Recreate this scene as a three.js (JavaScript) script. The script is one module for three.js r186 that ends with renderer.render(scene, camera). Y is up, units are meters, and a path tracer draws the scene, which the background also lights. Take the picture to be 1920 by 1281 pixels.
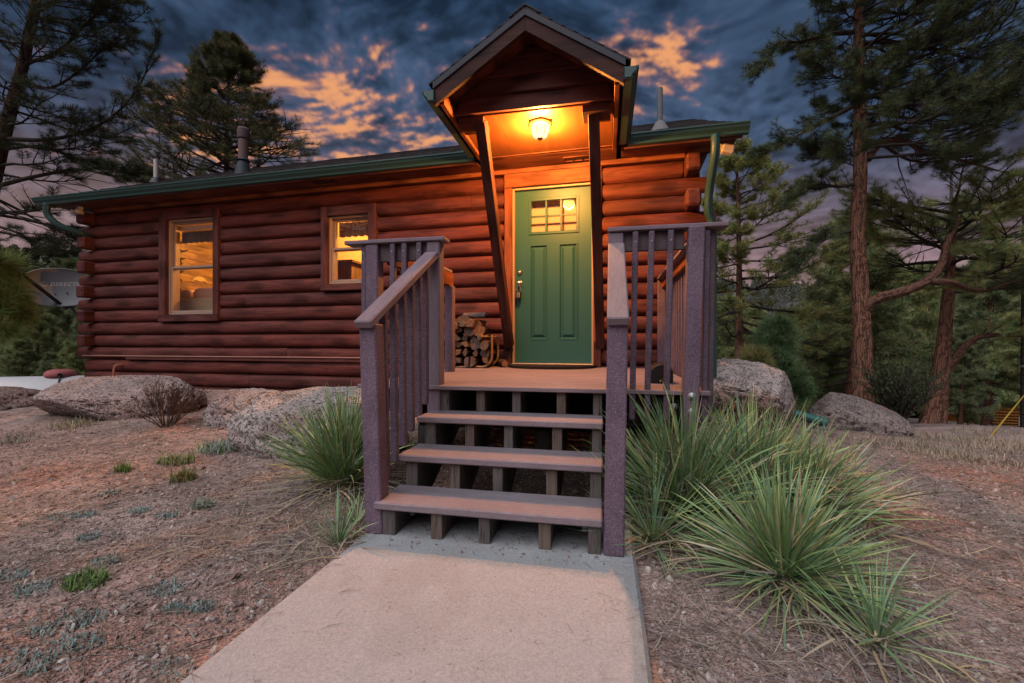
import * as THREE from 'three';
import { mergeGeometries, mergeVertices } from 'three/addons/utils/BufferGeometryUtils.js';
import { ConvexGeometry } from 'three/addons/geometries/ConvexGeometry.js';
import { ImprovedNoise } from 'three/addons/math/ImprovedNoise.js';

// ------------------------------------------------------------------ camera, sky, sun, exposure
const scene = new THREE.Scene();
const FOCAL = 845 / 1281, YAW = THREE.MathUtils.degToRad(11.77), EYE = new THREE.Vector3(0, 0.954, 5.22);
const camera = new THREE.PerspectiveCamera(2 * Math.atan(0.5 / FOCAL) * 180 / Math.PI, 1920 / 1281, 0.05, 1500);
camera.position.copy(EYE);
camera.rotation.y = YAW;
const renderer = new THREE.WebGLRenderer({ antialias: true });
renderer.toneMapping = THREE.LinearToneMapping;
renderer.toneMappingExposure = 1.0;
renderer.shadowMap.enabled = true;

const V = (x, y, z) => new THREE.Vector3(x, y, z);
const lerp = THREE.MathUtils.lerp, clamp = THREE.MathUtils.clamp, sstep = THREE.MathUtils.smoothstep;
const noise3 = new ImprovedNoise();
function fbm(x, y, z, oct = 4, gain = 0.5, lac = 2.03) { let s = 0, a = 1, n = 0; for (let i = 0; i < oct; i++) { s += a * noise3.noise(x, y, z); n += a; a *= gain; x = x * lac + 3.1; y = y * lac + 1.7; z = z * lac + 5.3; } return s / n; }
const sr = (c) => { c /= 255; return c <= 0.04045 ? c / 12.92 : Math.pow((c + 0.055) / 1.055, 2.4); };
const S3 = (r, g, b) => [sr(r), sr(g), sr(b)];
const mix3 = (a, b, t) => [lerp(a[0], b[0], t), lerp(a[1], b[1], t), lerp(a[2], b[2], t)];

// Dusk sky: blue-grey broken cloud, warm afterglow low down, cloud edges lit orange towards where the sun has set.
function buildSky() {
  const W = 2048, H = 1024, data = new Float32Array(W * H * 4);
  const azOf = (x, z) => Math.atan2(z, x);
  const glowAz = azOf(-0.56, -0.9), rightAz = azOf(0.03, -1.0);
  const dAz = (a, b) => { let d = a - b; while (d > Math.PI) d -= 2 * Math.PI; while (d < -Math.PI) d += 2 * Math.PI; return d; };
  const zen = S3(25, 49, 75), mid = S3(64, 83, 111), low = S3(128, 108, 118), hor = S3(184, 164, 150);
  for (let j = 0; j < H; j++) {
    const e = ((j + 0.5) / H - 0.5) * Math.PI, y = Math.sin(e), c = Math.cos(e);
    for (let i = 0; i < W; i++) {
      const az = ((i + 0.5) / W - 0.5) * 2 * Math.PI, x = c * Math.cos(az), z = c * Math.sin(az), o = (j * W + i) * 4;
      const el = Math.max(0, e) * 180 / Math.PI, dg = dAz(az, glowAz), near = Math.exp(-dg * dg / 0.5), side = Math.exp(-((dAz(az, glowAz + 0.35)) ** 2) / 0.55);
      let col = el < 8 ? mix3(hor, low, el / 8) : el < 20 ? mix3(low, mid, (el - 8) / 12) : mix3(mid, zen, sstep(el, 20, 48));
      let dark = lerp(0.46, 1.06, 0.22 + 0.78 * side); dark = lerp(dark, 1, 0.5 * (1 - sstep(el, 8, 26)));
      col = col.map((v) => v * dark);
      if (e > 0) {
        const k = 1 / (y + 0.16), px = x * k, pz = z * k;
        const wx = fbm(px * 1.1 + 9, pz * 1.1, 2.2, 3) * 0.32, wz = fbm(px * 1.1, pz * 1.1 + 4, 7.7, 3) * 0.32;
        const d = fbm((px + wx) * 1.5, (pz + wz) * 2.4, 0.4, 5, 0.55), d2 = 1.25 * fbm((px + wx) * 7.5, (pz + wz) * 11, 3.3, 5, 0.6);
        const s1 = px * 0.93 - pz * 0.36, t1 = pz * 0.93 + px * 0.36, d3 = 1.3 * fbm((s1 + wx) * 4.2, (t1 + wz) * 9.5, 5.1, 6, 0.6);
        const fine = 1.3 * fbm((px + wx) * 15, (pz + wz) * 22, 8.8, 4, 0.62);
        const shade = 1 + 1.5 * d + 1.15 * d2 + 0.2 * d3 + 0.5 * fine;
        const cool = sstep(d + 0.35 * d2, -0.1, 0.45);
        col = mix3(col.map((v) => v * clamp(shade, 0.45, 1.7)), S3(92, 108, 134).map((v) => v * dark * 0.9), cool * 0.3 * sstep(el, 6, 20));
        // cloud edges that still catch the sun
        const g1 = Math.exp(-(((dAz(az, azOf(-0.58, -0.9))) / 0.3) ** 2) - (((el - 22.5) / 7.5) ** 2));
        const g2 = Math.exp(-(((dAz(az, azOf(0.06, -1))) / 0.2) ** 2) - (((el - 30) / 5) ** 2)) * 0.9;
        const g3 = Math.exp(-(((dAz(az, azOf(-0.3, -0.95))) / 0.5) ** 2) - (((el - 33) / 8) ** 2)) * 0.52;
        const g4 = Math.exp(-(((dAz(az, glowAz)) / 1.1) ** 2) - (((el - 18) / 11) ** 2)) * 0.52;
        const g = Math.min(1, g1 + g2 + g3 + g4), thr = lerp(0.62, -0.02, g);
        const lit = sstep(d2 * 0.55 + d3 * 0.5 + d * 0.25 + fine * 0.38 + 0.14, thr, thr + 0.46) * clamp(g * 1.6, 0, 1);
        col = mix3(col, mix3(S3(158, 106, 104), S3(246, 166, 108), sstep(lit, 0.2, 0.95)), lit * 0.9);
        const warm = Math.exp(-(((el - 9) / 8) ** 2)) * near;
        col = mix3(col, S3(186, 150, 138), warm * 0.5);
        const band = Math.exp(-(((el - 6) / 5) ** 2)) * (1 - near) * side;
        col = mix3(col, S3(152, 118, 114), band * 0.75);
      }
      data[o] = col[0]; data[o + 1] = col[1]; data[o + 2] = col[2]; data[o + 3] = 1;
    }
  }
  const t = new THREE.DataTexture(data, W, H, THREE.RGBAFormat, THREE.FloatType);
  t.mapping = THREE.EquirectangularReflectionMapping; t.magFilter = THREE.LinearFilter; t.needsUpdate = true;
  return t;
}
scene.background = buildSky();
scene.environment = scene.background;

const sun = new THREE.DirectionalLight(new THREE.Color(1.0, 0.945, 0.975), 3.5);
sun.position.set(-8, 24, 15);
sun.target.position.set(-2, 0.5, 0);
sun.castShadow = true;
sun.shadow.radius = 130;
sun.shadow.mapSize.set(2048, 2048);
Object.assign(sun.shadow.camera, { left: -18, right: 18, top: 18, bottom: -18, near: 1, far: 80 });
scene.add(sun, sun.target);

// ------------------------------------------------------------------ helpers
function rng(seed) { let s = seed | 0; return () => { s = (s + 0x6d2b79f5) | 0; let t = Math.imul(s ^ (s >>> 15), 1 | s); t = (t + Math.imul(t ^ (t >>> 7), 61 | t)) ^ t; return ((t ^ (t >>> 14)) >>> 0) / 4294967296; }; }
const R0 = rng(77);
const rr = (r, a, b) => a + (b - a) * r();
// the point that lies DEPTH metres in front of the camera along its axis and is seen at pixel (px, py) of the 1920 x 1281 photograph
const CF = V(-Math.sin(YAW), 0, -Math.cos(YAW)), CR = V(Math.cos(YAW), 0, -Math.sin(YAW));
const at = (px, py, depth) => EYE.clone().addScaledVector(CF, depth).addScaledVector(CR, (px - 960) / 845 * depth).add(V(0, -(py - 640.5) / 845 * depth, 0));
const atXZ = (px, depth) => { const p = at(px, 640.5, depth); return [p.x, p.z]; };

const usedNames = new Map();
function numbered(name) { const n = usedNames.get(name) ?? 0; usedNames.set(name, n + 1); return n ? name + '_' + String(n).padStart(3, '0') : name; }
function tag(o, label, category, group) { o.userData.label = label; o.userData.category = category; if (group) o.userData.group = group; return o; }
function thing(name, label, category, pos = [0, 0, 0], turn = 0, group) {
  const o = new THREE.Group(); o.name = numbered(name); scene.add(o);
  o.position.set(...pos); o.rotation.y = turn; return tag(o, label, category, group);
}
function part(name, geo, mat, parent, kind) {
  const m = new THREE.Mesh(geo, mat); m.name = name; m.castShadow = m.receiveShadow = true; parent.add(m); if (kind) m.userData.kind = kind; return m;
}
function grp(name, parent) { const g = new THREE.Group(); g.name = name; parent.add(g); return g; }
function struct(name, geo, mat, kind = 'structure') { const m = part(numbered(name), geo, mat, scene); m.userData.kind = kind; return m; }

// periodic value noise for tiling textures
function hash(ix, iy, s) { let h = Math.imul(ix, 374761393) ^ Math.imul(iy, 668265263) ^ Math.imul(s, 2246822519); h = Math.imul(h ^ (h >>> 13), 1274126177); return ((h ^ (h >>> 16)) >>> 0) / 4294967296; }
function pn(u, v, fx, fy, s) {
  const x = u * fx, y = v * fy, ix = Math.floor(x), iy = Math.floor(y), a = x - ix, b = y - iy, p = a * a * (3 - 2 * a), q = b * b * (3 - 2 * b);
  const X0 = ((ix % fx) + fx) % fx, X1 = (X0 + 1) % fx, Y0 = ((iy % fy) + fy) % fy, Y1 = (Y0 + 1) % fy;
  return lerp(lerp(hash(X0, Y0, s), hash(X1, Y0, s), p), lerp(hash(X0, Y1, s), hash(X1, Y1, s), p), q);
}
function pfbm(u, v, fx, fy, oct, s, gain = 0.5) { let t = 0, a = 1, n = 0; for (let i = 0; i < oct; i++) { t += a * pn(u, v, fx, fy, s + i * 17); n += a; a *= gain; fx *= 2; fy *= 2; } return t / n; }
function tex(w, h, fn, srgb = true) {
  const d = new Uint8Array(w * h * 4);
  for (let j = 0; j < h; j++) for (let i = 0; i < w; i++) {
    let c = fn((i + 0.5) / w, (j + 0.5) / h); if (typeof c === 'number') c = [c, c, c];
    const o = (j * w + i) * 4; for (let k = 0; k < 3; k++) d[o + k] = clamp(c[k], 0, 1) * 255 + 0.5; d[o + 3] = 255;
  }
  const t = new THREE.DataTexture(d, w, h); t.wrapS = t.wrapT = THREE.RepeatWrapping; t.magFilter = THREE.LinearFilter; t.colorSpace = srgb ? THREE.SRGBColorSpace : THREE.NoColorSpace; t.needsUpdate = true; return t;
}
function scaled(t, su, sv) { const c = t.clone(); c.repeat.set(su, sv); c.needsUpdate = true; return c; }
const ALB = 0.66; // one overall trim of the paint and soil colours below to real-world reflectance
const mat = (color, rough, extra = {}) => new THREE.MeshPhysicalMaterial({ color: new THREE.Color().setRGB(color[0] * ALB, color[1] * ALB, color[2] * ALB), roughness: rough, specularIntensity: rough > 0.52 ? 0.3 : extra.metalness ? 1 : 0.6, ...extra });

// uv in metres by the dominant axis of each triangle; u runs along LONG
function boxUV(geo, long = 'x', off = [0, 0]) {
  const g = geo.index ? geo.toNonIndexed() : geo, p = g.attributes.position, n = p.count, uv = new Float32Array(n * 2), a = V(0, 0, 0), b = V(0, 0, 0), c = V(0, 0, 0);
  const L = 'xyz'.indexOf(long);
  for (let i = 0; i < n; i += 3) {
    a.fromBufferAttribute(p, i); b.fromBufferAttribute(p, i + 1); c.fromBufferAttribute(p, i + 2);
    const q = b.clone().sub(a).cross(c.clone().sub(a)), ab = [Math.abs(q.x), Math.abs(q.y), Math.abs(q.z)];
    let d = ab.indexOf(Math.max(...ab)), ax = [0, 1, 2].filter((k) => k !== d); if (ax[1] === L) ax.reverse();
    [a, b, c].forEach((v, k) => { const e = [v.x, v.y, v.z]; uv[(i + k) * 2] = e[ax[0]] + off[0]; uv[(i + k) * 2 + 1] = e[ax[1]] + off[1]; });
  }
  g.setAttribute('uv', new THREE.BufferAttribute(uv, 2)); return g;
}
// a box with chamfered edges, centred
function cbox(w, h, d, c = 0.004, long) {
  c = Math.min(c, w * 0.3, h * 0.3, d * 0.3);
  const pts = [];
  for (const x of [-1, 1]) for (const y of [-1, 1]) for (const z of [-1, 1]) pts.push(V(x * w / 2, y * (h / 2 - c), z * (d / 2 - c)), V(x * (w / 2 - c), y * h / 2, z * (d / 2 - c)), V(x * (w / 2 - c), y * (h / 2 - c), z * d / 2));
  const g = new ConvexGeometry(pts);
  return boxUV(g, long ?? (w >= h && w >= d ? 'x' : h >= d ? 'y' : 'z'), [R0() * 7, R0() * 7]);
}
// a chamfered box between two corners
function box(x0, y0, z0, x1, y1, z1, c, long) { return cbox(Math.abs(x1 - x0), Math.abs(y1 - y0), Math.abs(z1 - z0), c, long).translate((x0 + x1) / 2, (y0 + y1) / 2, (z0 + z1) / 2); }
// a beam of section w (sideways) x h between two points
function beam(a, b, w, h, c = 0.004, up = V(0, 1, 0)) {
  const d = b.clone().sub(a), L = d.length(), z = d.clone().normalize(), x = up.clone().cross(z).normalize(), y = z.clone().cross(x);
  return cbox(w, h, L, c, 'z').applyMatrix4(new THREE.Matrix4().makeBasis(x, y, z).setPosition(a.clone().add(b).multiplyScalar(0.5)));
}
// a tapered, bent limb through points with radii
function limb(pts, radii, seg = 8, rough = 0, seed = 1, caps = true) {
  const n = pts.length, pos = [], uv = [], idx = []; let N = V(0, 0, 1), len = 0;
  for (let i = 0; i < n; i++) {
    const t = pts[Math.min(i + 1, n - 1)].clone().sub(pts[Math.max(i - 1, 0)]).normalize();
    N.addScaledVector(t, -N.dot(t)); if (N.lengthSq() < 1e-4) N = V(1, 0, 0).addScaledVector(t, -t.x); N.normalize();
    const B = t.clone().cross(N); if (i) len += pts[i].distanceTo(pts[i - 1]);
    for (let k = 0; k <= seg; k++) {
      const a = (k % seg) / seg * Math.PI * 2, ca = Math.cos(a), sa = Math.sin(a);
      let r = radii[i]; if (rough) r *= 1 + rough * (noise3.noise(ca * 2.2 + seed * 3.3, sa * 2.2, len * 1.7) + 0.5 * noise3.noise(ca * 6, sa * 6 + seed, len * 3));
      pos.push(pts[i].x + (N.x * ca + B.x * sa) * r, pts[i].y + (N.y * ca + B.y * sa) * r, pts[i].z + (N.z * ca + B.z * sa) * r);
      uv.push(k / seg, len);
    }
    if (i) for (let k = 0; k < seg; k++) { const q = (i - 1) * (seg + 1) + k, s = q + seg + 1; idx.push(q, q + 1, s, q + 1, s + 1, s); }
  }
  if (caps) for (const e of [0, n - 1]) { const c = pos.length / 3; pos.push(pts[e].x, pts[e].y, pts[e].z); uv.push(0.5, len); for (let k = 0; k < seg; k++) { const q = e * (seg + 1) + k; e ? idx.push(q, q + 1, c) : idx.push(q + 1, q, c); } }
  const g = new THREE.BufferGeometry(); g.setAttribute('position', new THREE.Float32BufferAttribute(pos, 3)); g.setAttribute('uv', new THREE.Float32BufferAttribute(uv, 2)); g.setIndex(idx); g.computeVertexNormals();
  return g;
}
const merge = (list) => mergeGeometries(list.map((g) => (g.index ? g.toNonIndexed() : g)).map((g) => { for (const k of Object.keys(g.attributes)) if (!['position', 'normal', 'uv', 'color'].includes(k)) g.deleteAttribute(k); return g; }));
function smoothPath(pts, n) { const c = new THREE.CatmullRomCurve3(pts); return c.getPoints(n); }
const tube = (pts, r, n = 24, seg = 8) => { const p = smoothPath(pts, n); return limb(p, p.map(() => r), seg); };
function tint(geo, fn) { const p = geo.attributes.position, c = new Float32Array(p.count * 3); for (let i = 0; i < p.count; i++) { const k = fn(p.getX(i), p.getY(i), p.getZ(i), i); c.set(k, i * 3); } geo.setAttribute('color', new THREE.BufferAttribute(c, 3)); return geo; }
function extrude(shape, depth, bevel = 0.002) { return new THREE.ExtrudeGeometry(shape, { depth, bevelEnabled: bevel > 0, bevelThickness: bevel, bevelSize: bevel, bevelSegments: 1, curveSegments: 12 }); }
const poly = (pts) => { const s = new THREE.Shape(); pts.forEach(([x, y], i) => (i ? s.lineTo(x, y) : s.moveTo(x, y))); return s; };

// ------------------------------------------------------------------ textures and materials
const T = {};
T.grain = tex(1024, 512, (u, v) => { // wood grain, 2 m x 0.25 m, with knots
  const w = v + 0.05 * (pfbm(u, v, 3, 2, 3, 5) - 0.5);
  let g = 0.55 * pfbm(u, w, 5, 34, 3, 11) + 0.45 * pfbm(u, w, 9, 80, 2, 31);
  const blot = pfbm(u, v, 6, 3, 4, 71);
  let k = 0; for (const [a, b, r] of [[0.13, 0.4, 0.03], [0.47, 0.7, 0.022], [0.71, 0.25, 0.034], [0.9, 0.62, 0.018]]) { let du = Math.abs(u - a); du = Math.min(du, 1 - du); const d = Math.hypot(du * 4, v - b) / r; k = Math.max(k, Math.exp(-d * d * 0.12) * (0.75 + 0.25 * Math.cos(d * 5))); }
  const check = sstep(pn(u, w, 4, 60, 91), 0.9, 0.97) * sstep(pn(u, v, 7, 5, 14), 0.45, 0.6), worn = sstep(pfbm(u, w, 4, 22, 4, 121), 0.56, 0.74);
  const q = clamp((0.22 + 0.6 * g + 1.0 * (blot - 0.5)) * (1 - 0.6 * k) * (1 - 0.75 * check) + 0.08, 0.03, 1), fade = worn * sstep(blot, 0.42, 0.6); return [q + 0.16 * fade, q * (1 + 0.5 * fade) + 0.16 * fade, q * (1 + 0.7 * fade) + 0.16 * fade];
}, false);
T.plywood = tex(512, 512, (u, v) => { const w = v + 0.09 * pfbm(u, v, 2, 2, 3, 3); return 0.62 + 0.34 * pfbm(u, w, 2, 26, 4, 15) + 0.12 * (pfbm(u, v, 5, 4, 2, 9) - 0.5); }, false);
T.composite = tex(512, 512, (u, v) => { // composite lumber: fine pale fibre specks on a darker base
  const s = pn(u, v, 230, 230, 3), s2 = pn(u, v, 150, 200, 8), f = pfbm(u, v, 6, 10, 4, 21);
  return 0.40 + 0.56 * Math.pow(s, 3) + 0.3 * Math.pow(s2, 3) + 0.3 * (f - 0.5);
}, false);
T.compSoft = tex(512, 512, (u, v) => 0.68 + 0.2 * (pn(u, v, 200, 200, 5) - 0.5) + 0.26 * (pfbm(u, v, 3, 9, 5, 33) - 0.5) + 0.12 * (pn(u, v, 16, 110, 44) - 0.5), false);
T.aged = tex(512, 256, (u, v) => { const w = v + 0.04 * pfbm(u, v, 4, 2, 3, 6); const c = pfbm(u, w, 5, 40, 3, 17), crack = sstep(pn(u, w, 7, 46, 23), 0.8, 0.95); return (0.4 + 0.5 * c + 0.3 * (pfbm(u, v, 5, 5, 3, 2) - 0.5)) * (1 - 0.75 * crack); }, false);
T.speck = tex(512, 512, (u, v) => { // granite: pale feldspar, pink, dark mica and lichen specks
  const a = pfbm(u, v, 70, 70, 2, 4), b = pfbm(u, v, 46, 46, 3, 9), c = pfbm(u, v, 7, 7, 4, 2);
  let g = 0.72 + 0.5 * (a - 0.5) + 0.3 * (c - 0.5); const d = sstep(b, 0.56 - 0.1 * (c - 0.5), 0.66);
  const p = sstep(pn(u, v, 90, 90, 40), 0.62, 0.9); g *= 1 - 0.72 * d;
  return [g * (1 + 0.04 * p), g * (1 - 0.07 * p), g * (1 - 0.08 * p)];
}, false);
T.bark = tex(512, 1024, (u, v) => { // ponderosa: plates between dark fissures
  const w = u + 0.06 * (pfbm(u, v, 4, 6, 3, 8) - 0.5), q = v + 0.05 * (pfbm(u, v, 6, 4, 3, 12) - 0.5);
  const f = Math.min(Math.abs(pfbm(w, q, 11, 7, 3, 3) - 0.5), Math.abs(pfbm(w, q, 15, 5, 3, 51) - 0.5)) * 8;
  const plate = clamp(f, 0, 1), flake = pfbm(u, v, 40, 60, 3, 30), tone = pfbm(u, v, 8, 6, 3, 70);
  const c = mix3([0.2, 0.14, 0.12], mix3([0.62, 0.4, 0.3], [0.8, 0.6, 0.5], tone), sstep(plate, 0.02, 0.6));
  return c.map((k) => k * (0.68 + 0.6 * (flake - 0.1)));
}, false);
T.concrete = tex(1024, 1024, (u, v) => { const a = pn(u, v, 340, 340, 3), b = pfbm(u, v, 9, 9, 5, 7), d = sstep(pn(u, v, 190, 190, 12), 0.9, 0.98); return (0.74 + 0.24 * (a - 0.5) + 0.3 * (b - 0.5)) * (1 - 0.4 * d); }, false);
T.soil = tex(1024, 1024, (u, v) => { // decomposed granite and litter
  const a = pn(u, v, 230, 230, 3), b = pfbm(u, v, 60, 60, 3, 7), c = pfbm(u, v, 6, 6, 5, 19), w = v + 0.4 * pfbm(u, v, 3, 3, 2, 4), n1 = pn(u * 0.5 + w * 0.5, w, 40, 220, 66), n2 = pn(u, u + v, 190, 46, 83);
  const g = 0.6 + 0.5 * (a - 0.5) + 0.5 * (b - 0.5) + 0.35 * (c - 0.5), straw = sstep(Math.max(n1, n2), 0.82, 0.95);
  return mix3([g, g * 0.97, g * 0.95], [0.92, 0.88, 0.8], straw * 0.5);
}, false);
T.asphalt = tex(256, 256, (u, v) => 0.45 + 0.55 * pn(u, v, 128, 128, 4) * pn(u, v, 90, 90, 9) + 0.25 * (pfbm(u, v, 6, 6, 3, 3) - 0.5), false);

const GU = scaled(T.grain, 0.5, 4), M = {};
const wood = (color, rough, bump = 0.0015, map = GU) => mat(color, rough, { map, bumpMap: map, bumpScale: bump });
M.logs = [[0.19, 0.052, 0.043], [0.21, 0.053, 0.042], [0.16, 0.048, 0.042], [0.225, 0.06, 0.048]].map((c) => new THREE.MeshPhysicalMaterial({ color: new THREE.Color().setRGB(...c.map((v) => v * ALB)), roughness: 0.62, specularIntensity: 0.32, map: GU, bumpMap: GU, bumpScale: 0.004 }));
M.logEnd = wood([0.2, 0.06, 0.045], 0.7, 0.001, scaled(T.grain, 2, 2));
M.trim = wood([0.19, 0.062, 0.054], 0.62);
M.trimWarm = wood([0.32, 0.095, 0.045], 0.6);
M.timber = wood([0.125, 0.04, 0.03], 0.62);
M.barge = wood([0.085, 0.03, 0.024], 0.65);
M.siding = wood([0.19, 0.06, 0.048], 0.6);
M.ceiling = mat([0.29, 0.095, 0.027], 0.55, { map: scaled(T.plywood, 0.8, 0.8), bumpMap: T.plywood, bumpScale: 0.0006 });
M.soffit = wood([0.24, 0.07, 0.042], 0.6);
M.compTop = mat([0.44, 0.35, 0.39], 0.72, { map: scaled(T.compSoft, 1.6, 1.6) });
M.compBack = mat([0.335, 0.30, 0.335], 0.72, { map: scaled(T.compSoft, 1.6, 1.6) });
M.compEdge = mat([0.285, 0.205, 0.275], 0.75, { map: scaled(T.composite, 1.3, 1.3) });
M.compPost = mat([0.34, 0.24, 0.325], 0.72, { map: scaled(T.composite, 1.5, 1.5) });
M.compRail = mat([0.38, 0.29, 0.345], 0.72, { map: scaled(T.compSoft, 2, 2) });
M.compDark = mat([0.24, 0.18, 0.20], 0.72, { map: scaled(T.composite, 3, 3) });
M.deck = mat([0.38, 0.285, 0.31], 0.68, { map: scaled(T.compSoft, 1.6, 1.6) });
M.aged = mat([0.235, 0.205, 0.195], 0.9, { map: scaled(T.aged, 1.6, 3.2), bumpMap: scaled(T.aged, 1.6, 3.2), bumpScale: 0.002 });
M.agedShaded = mat([0.045, 0.037, 0.034], 0.9, { map: scaled(T.aged, 1.6, 3.2), bumpMap: scaled(T.aged, 1.6, 3.2), bumpScale: 0.002 });  // aged wood with the under-deck shade put into its colour
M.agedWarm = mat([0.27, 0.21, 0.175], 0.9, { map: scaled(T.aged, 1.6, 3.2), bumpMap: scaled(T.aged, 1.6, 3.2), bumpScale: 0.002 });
M.green = mat([0.026, 0.112, 0.108], 0.42, { bumpMap: scaled(T.plywood, 1.5, 1.5), bumpScale: 0.0004 });
M.gutter = mat([0.03, 0.085, 0.08], 0.38, {});
M.tan = mat([0.44, 0.31, 0.24], 0.5);
M.vinyl = mat([0.66, 0.6, 0.56], 0.45);
M.glass = new THREE.MeshPhysicalMaterial({ color: 0xffffff, transmission: 1, thickness: 0, roughness: 0.02, ior: 1.5 });
M.nickel = mat([0.75, 0.72, 0.68], 0.28, { metalness: 1 });
M.steel = mat([0.5, 0.52, 0.53], 0.6, { metalness: 1 });
M.black = mat([0.02, 0.02, 0.022], 0.5);
M.brass = mat([0.55, 0.36, 0.16], 0.35, { metalness: 1 });
M.shingle = mat([1, 1, 1], 0.95, { vertexColors: true, map: scaled(T.asphalt, 2, 2), bumpMap: scaled(T.asphalt, 2, 2), bumpScale: 0.002 });
M.dripEdge = mat([0.06, 0.065, 0.085], 0.55);
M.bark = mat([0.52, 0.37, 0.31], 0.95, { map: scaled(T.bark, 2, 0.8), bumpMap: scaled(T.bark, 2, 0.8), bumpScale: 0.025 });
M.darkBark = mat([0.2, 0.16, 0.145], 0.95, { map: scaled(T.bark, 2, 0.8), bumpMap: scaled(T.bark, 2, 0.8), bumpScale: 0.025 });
M.twig = mat([0.075, 0.06, 0.052], 0.95);
M.limbBark = mat([0.34, 0.25, 0.215], 0.95, { map: scaled(T.bark, 1, 1.2) });
M.rock = mat([1, 1, 1], 0.92, { vertexColors: true, map: scaled(T.speck, 1.9, 1.9), bumpMap: scaled(T.speck, 1.9, 1.9), bumpScale: 0.006 });
M.needle = mat([1 / ALB, 1 / ALB, 1 / ALB], 0.7, { side: THREE.DoubleSide, vertexColors: true });
M.leaf = [[0.17, 0.30, 0.14], [0.22, 0.33, 0.13], [0.14, 0.26, 0.15], [0.32, 0.38, 0.16], [0.22, 0.335, 0.20]].map((c) => mat(c.map((v) => v / ALB), 0.5, { side: THREE.DoubleSide }));
M.straw = mat([1, 1, 1], 0.85, { side: THREE.DoubleSide, vertexColors: true });
M.pine = wood([0.62, 0.36, 0.11], 0.5);
M.plaster = mat([0.5, 0.34, 0.17], 0.8);
M.glow = mat([1, 1, 1], 0.4, { emissive: new THREE.Color(1, 0.78, 0.5), emissiveIntensity: 3 });
// ------------------------------------------------------------------ terrain: a thin-plate surface through surveyed points
const SURVEY = [[-1.25, 3.2, -0.05], [-1.2, 4.5, -0.05], [0.2, 3.2, -0.055], [0.2, 4.6, -0.06], [-0.5, 6, -0.06], [0, 9, 0], [-3, 3.5, 0.0], [-2.2, 2.2, 0.06], [-3, 0.2, 0.2], [-5.3, 0, 0.27], [-7.6, 0, 0.16], [-0.5, 1.2, 0.02], [-0.5, -0.3, 0.12],
  [-5, 3, 0.03], [-7, 4, -0.05], [-4.5, 1.6, 0.13], [-6.5, 1.5, 0.12], [-9, 2.4, 0.0], [-10.5, -0.5, -0.45], [-13, -4, -1.3], [1.2, 3, -0.06], [1.6, 1.6, 0.0], [1.2, 0, 0.06], [2.1, -0.33, -0.02], [3.56, -1.75, -0.3], [7.08, -4.43, -0.56], [7.6, -7.1, -1.09],
  [3, 3.5, -0.07], [5, 2, -0.13], [8, 0, -0.3], [2, -5, -0.7], [12, -8, -1.6], [-3, -7, -0.6], [-9, 9, -0.1], [9, 8, -0.2], [20, -30, -4.2], [0, -30, -4.0], [-25, -20, -4.2], [49, -66, -9.5], [-40, -50, -7], [40, -10, -3], [-32, 8, -1.5], [0, 25, 0.6], [30, 25, -1], [-25, 28, 0.5],
  [27.5, -41, -6.6], [18.4, -27.6, -4.2], [13.5, -17, -2.7], [10.5, -17, -2.8], [34, -38, -6.6], [15, -9, -1.75]];
const TPS = (() => {
  const n = SURVEY.length, A = [], k = (r2) => (r2 > 0 ? 0.5 * r2 * Math.log(r2) : 0), N = n + 3;
  for (let i = 0; i < N; i++) { A.push(new Float64Array(N + 1)); }
  for (let i = 0; i < n; i++) {
    for (let j = 0; j < n; j++) A[i][j] = k((SURVEY[i][0] - SURVEY[j][0]) ** 2 + (SURVEY[i][1] - SURVEY[j][1]) ** 2);
    A[i][i] += 0.02; [1, SURVEY[i][0], SURVEY[i][1]].forEach((v, q) => { A[i][n + q] = v; A[n + q][i] = v; }); A[i][N] = SURVEY[i][2];
  }
  for (let c = 0; c < N; c++) {
    let p = c; for (let r = c + 1; r < N; r++) if (Math.abs(A[r][c]) > Math.abs(A[p][c])) p = r; [A[c], A[p]] = [A[p], A[c]];
    for (let r = 0; r < N; r++) if (r !== c && A[r][c]) { const f = A[r][c] / A[c][c]; for (let q = c; q <= N; q++) A[r][q] -= f * A[c][q]; }
  }
  const w = A.map((r, i) => r[N] / r[i]);
  return (x, z) => { let s = w[n] + w[n + 1] * x + w[n + 2] * z; for (let i = 0; i < n; i++) s += w[i] * k((SURVEY[i][0] - x) ** 2 + (SURVEY[i][1] - z) ** 2); return s; };
})();
function baseHeight(x, z) {
  const r = Math.hypot(x, z - 5), t = sstep(r, 45, 80);
  let h = t < 1 ? TPS(x, z) : 0;
  if (t > 0) { const far = -8 - 3 * fbm(x * 0.012, z * 0.012, 4, 3); h = lerp(h, far, t); }
  return h;
}
const onWalk = (x, z) => z > 2.55 && x > -1.2 && x < 0.16;
function groundHeight(x, z) {
  const r = Math.hypot(x, z - 5), near = sstep(r, 0.2, 3);
  let h = baseHeight(x, z) + 0.035 * fbm(x * 0.9, z * 0.9, 1, 3) * (0.4 + near) + 0.014 * fbm(x * 4, z * 4, 8, 3);
  if (r > 10) h += 0.5 * sstep(r, 10, 40) * fbm(x * 0.08, z * 0.08, 2, 3);
  if (x > -1.35 && x < 0.3 && z > 2.3) h = Math.min(h, -0.03);
  return h;
}
const onGround = (px, depth, sink = 0) => { const [x, z] = atXZ(px, depth); return V(x, groundHeight(x, z) - sink, z); };
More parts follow.
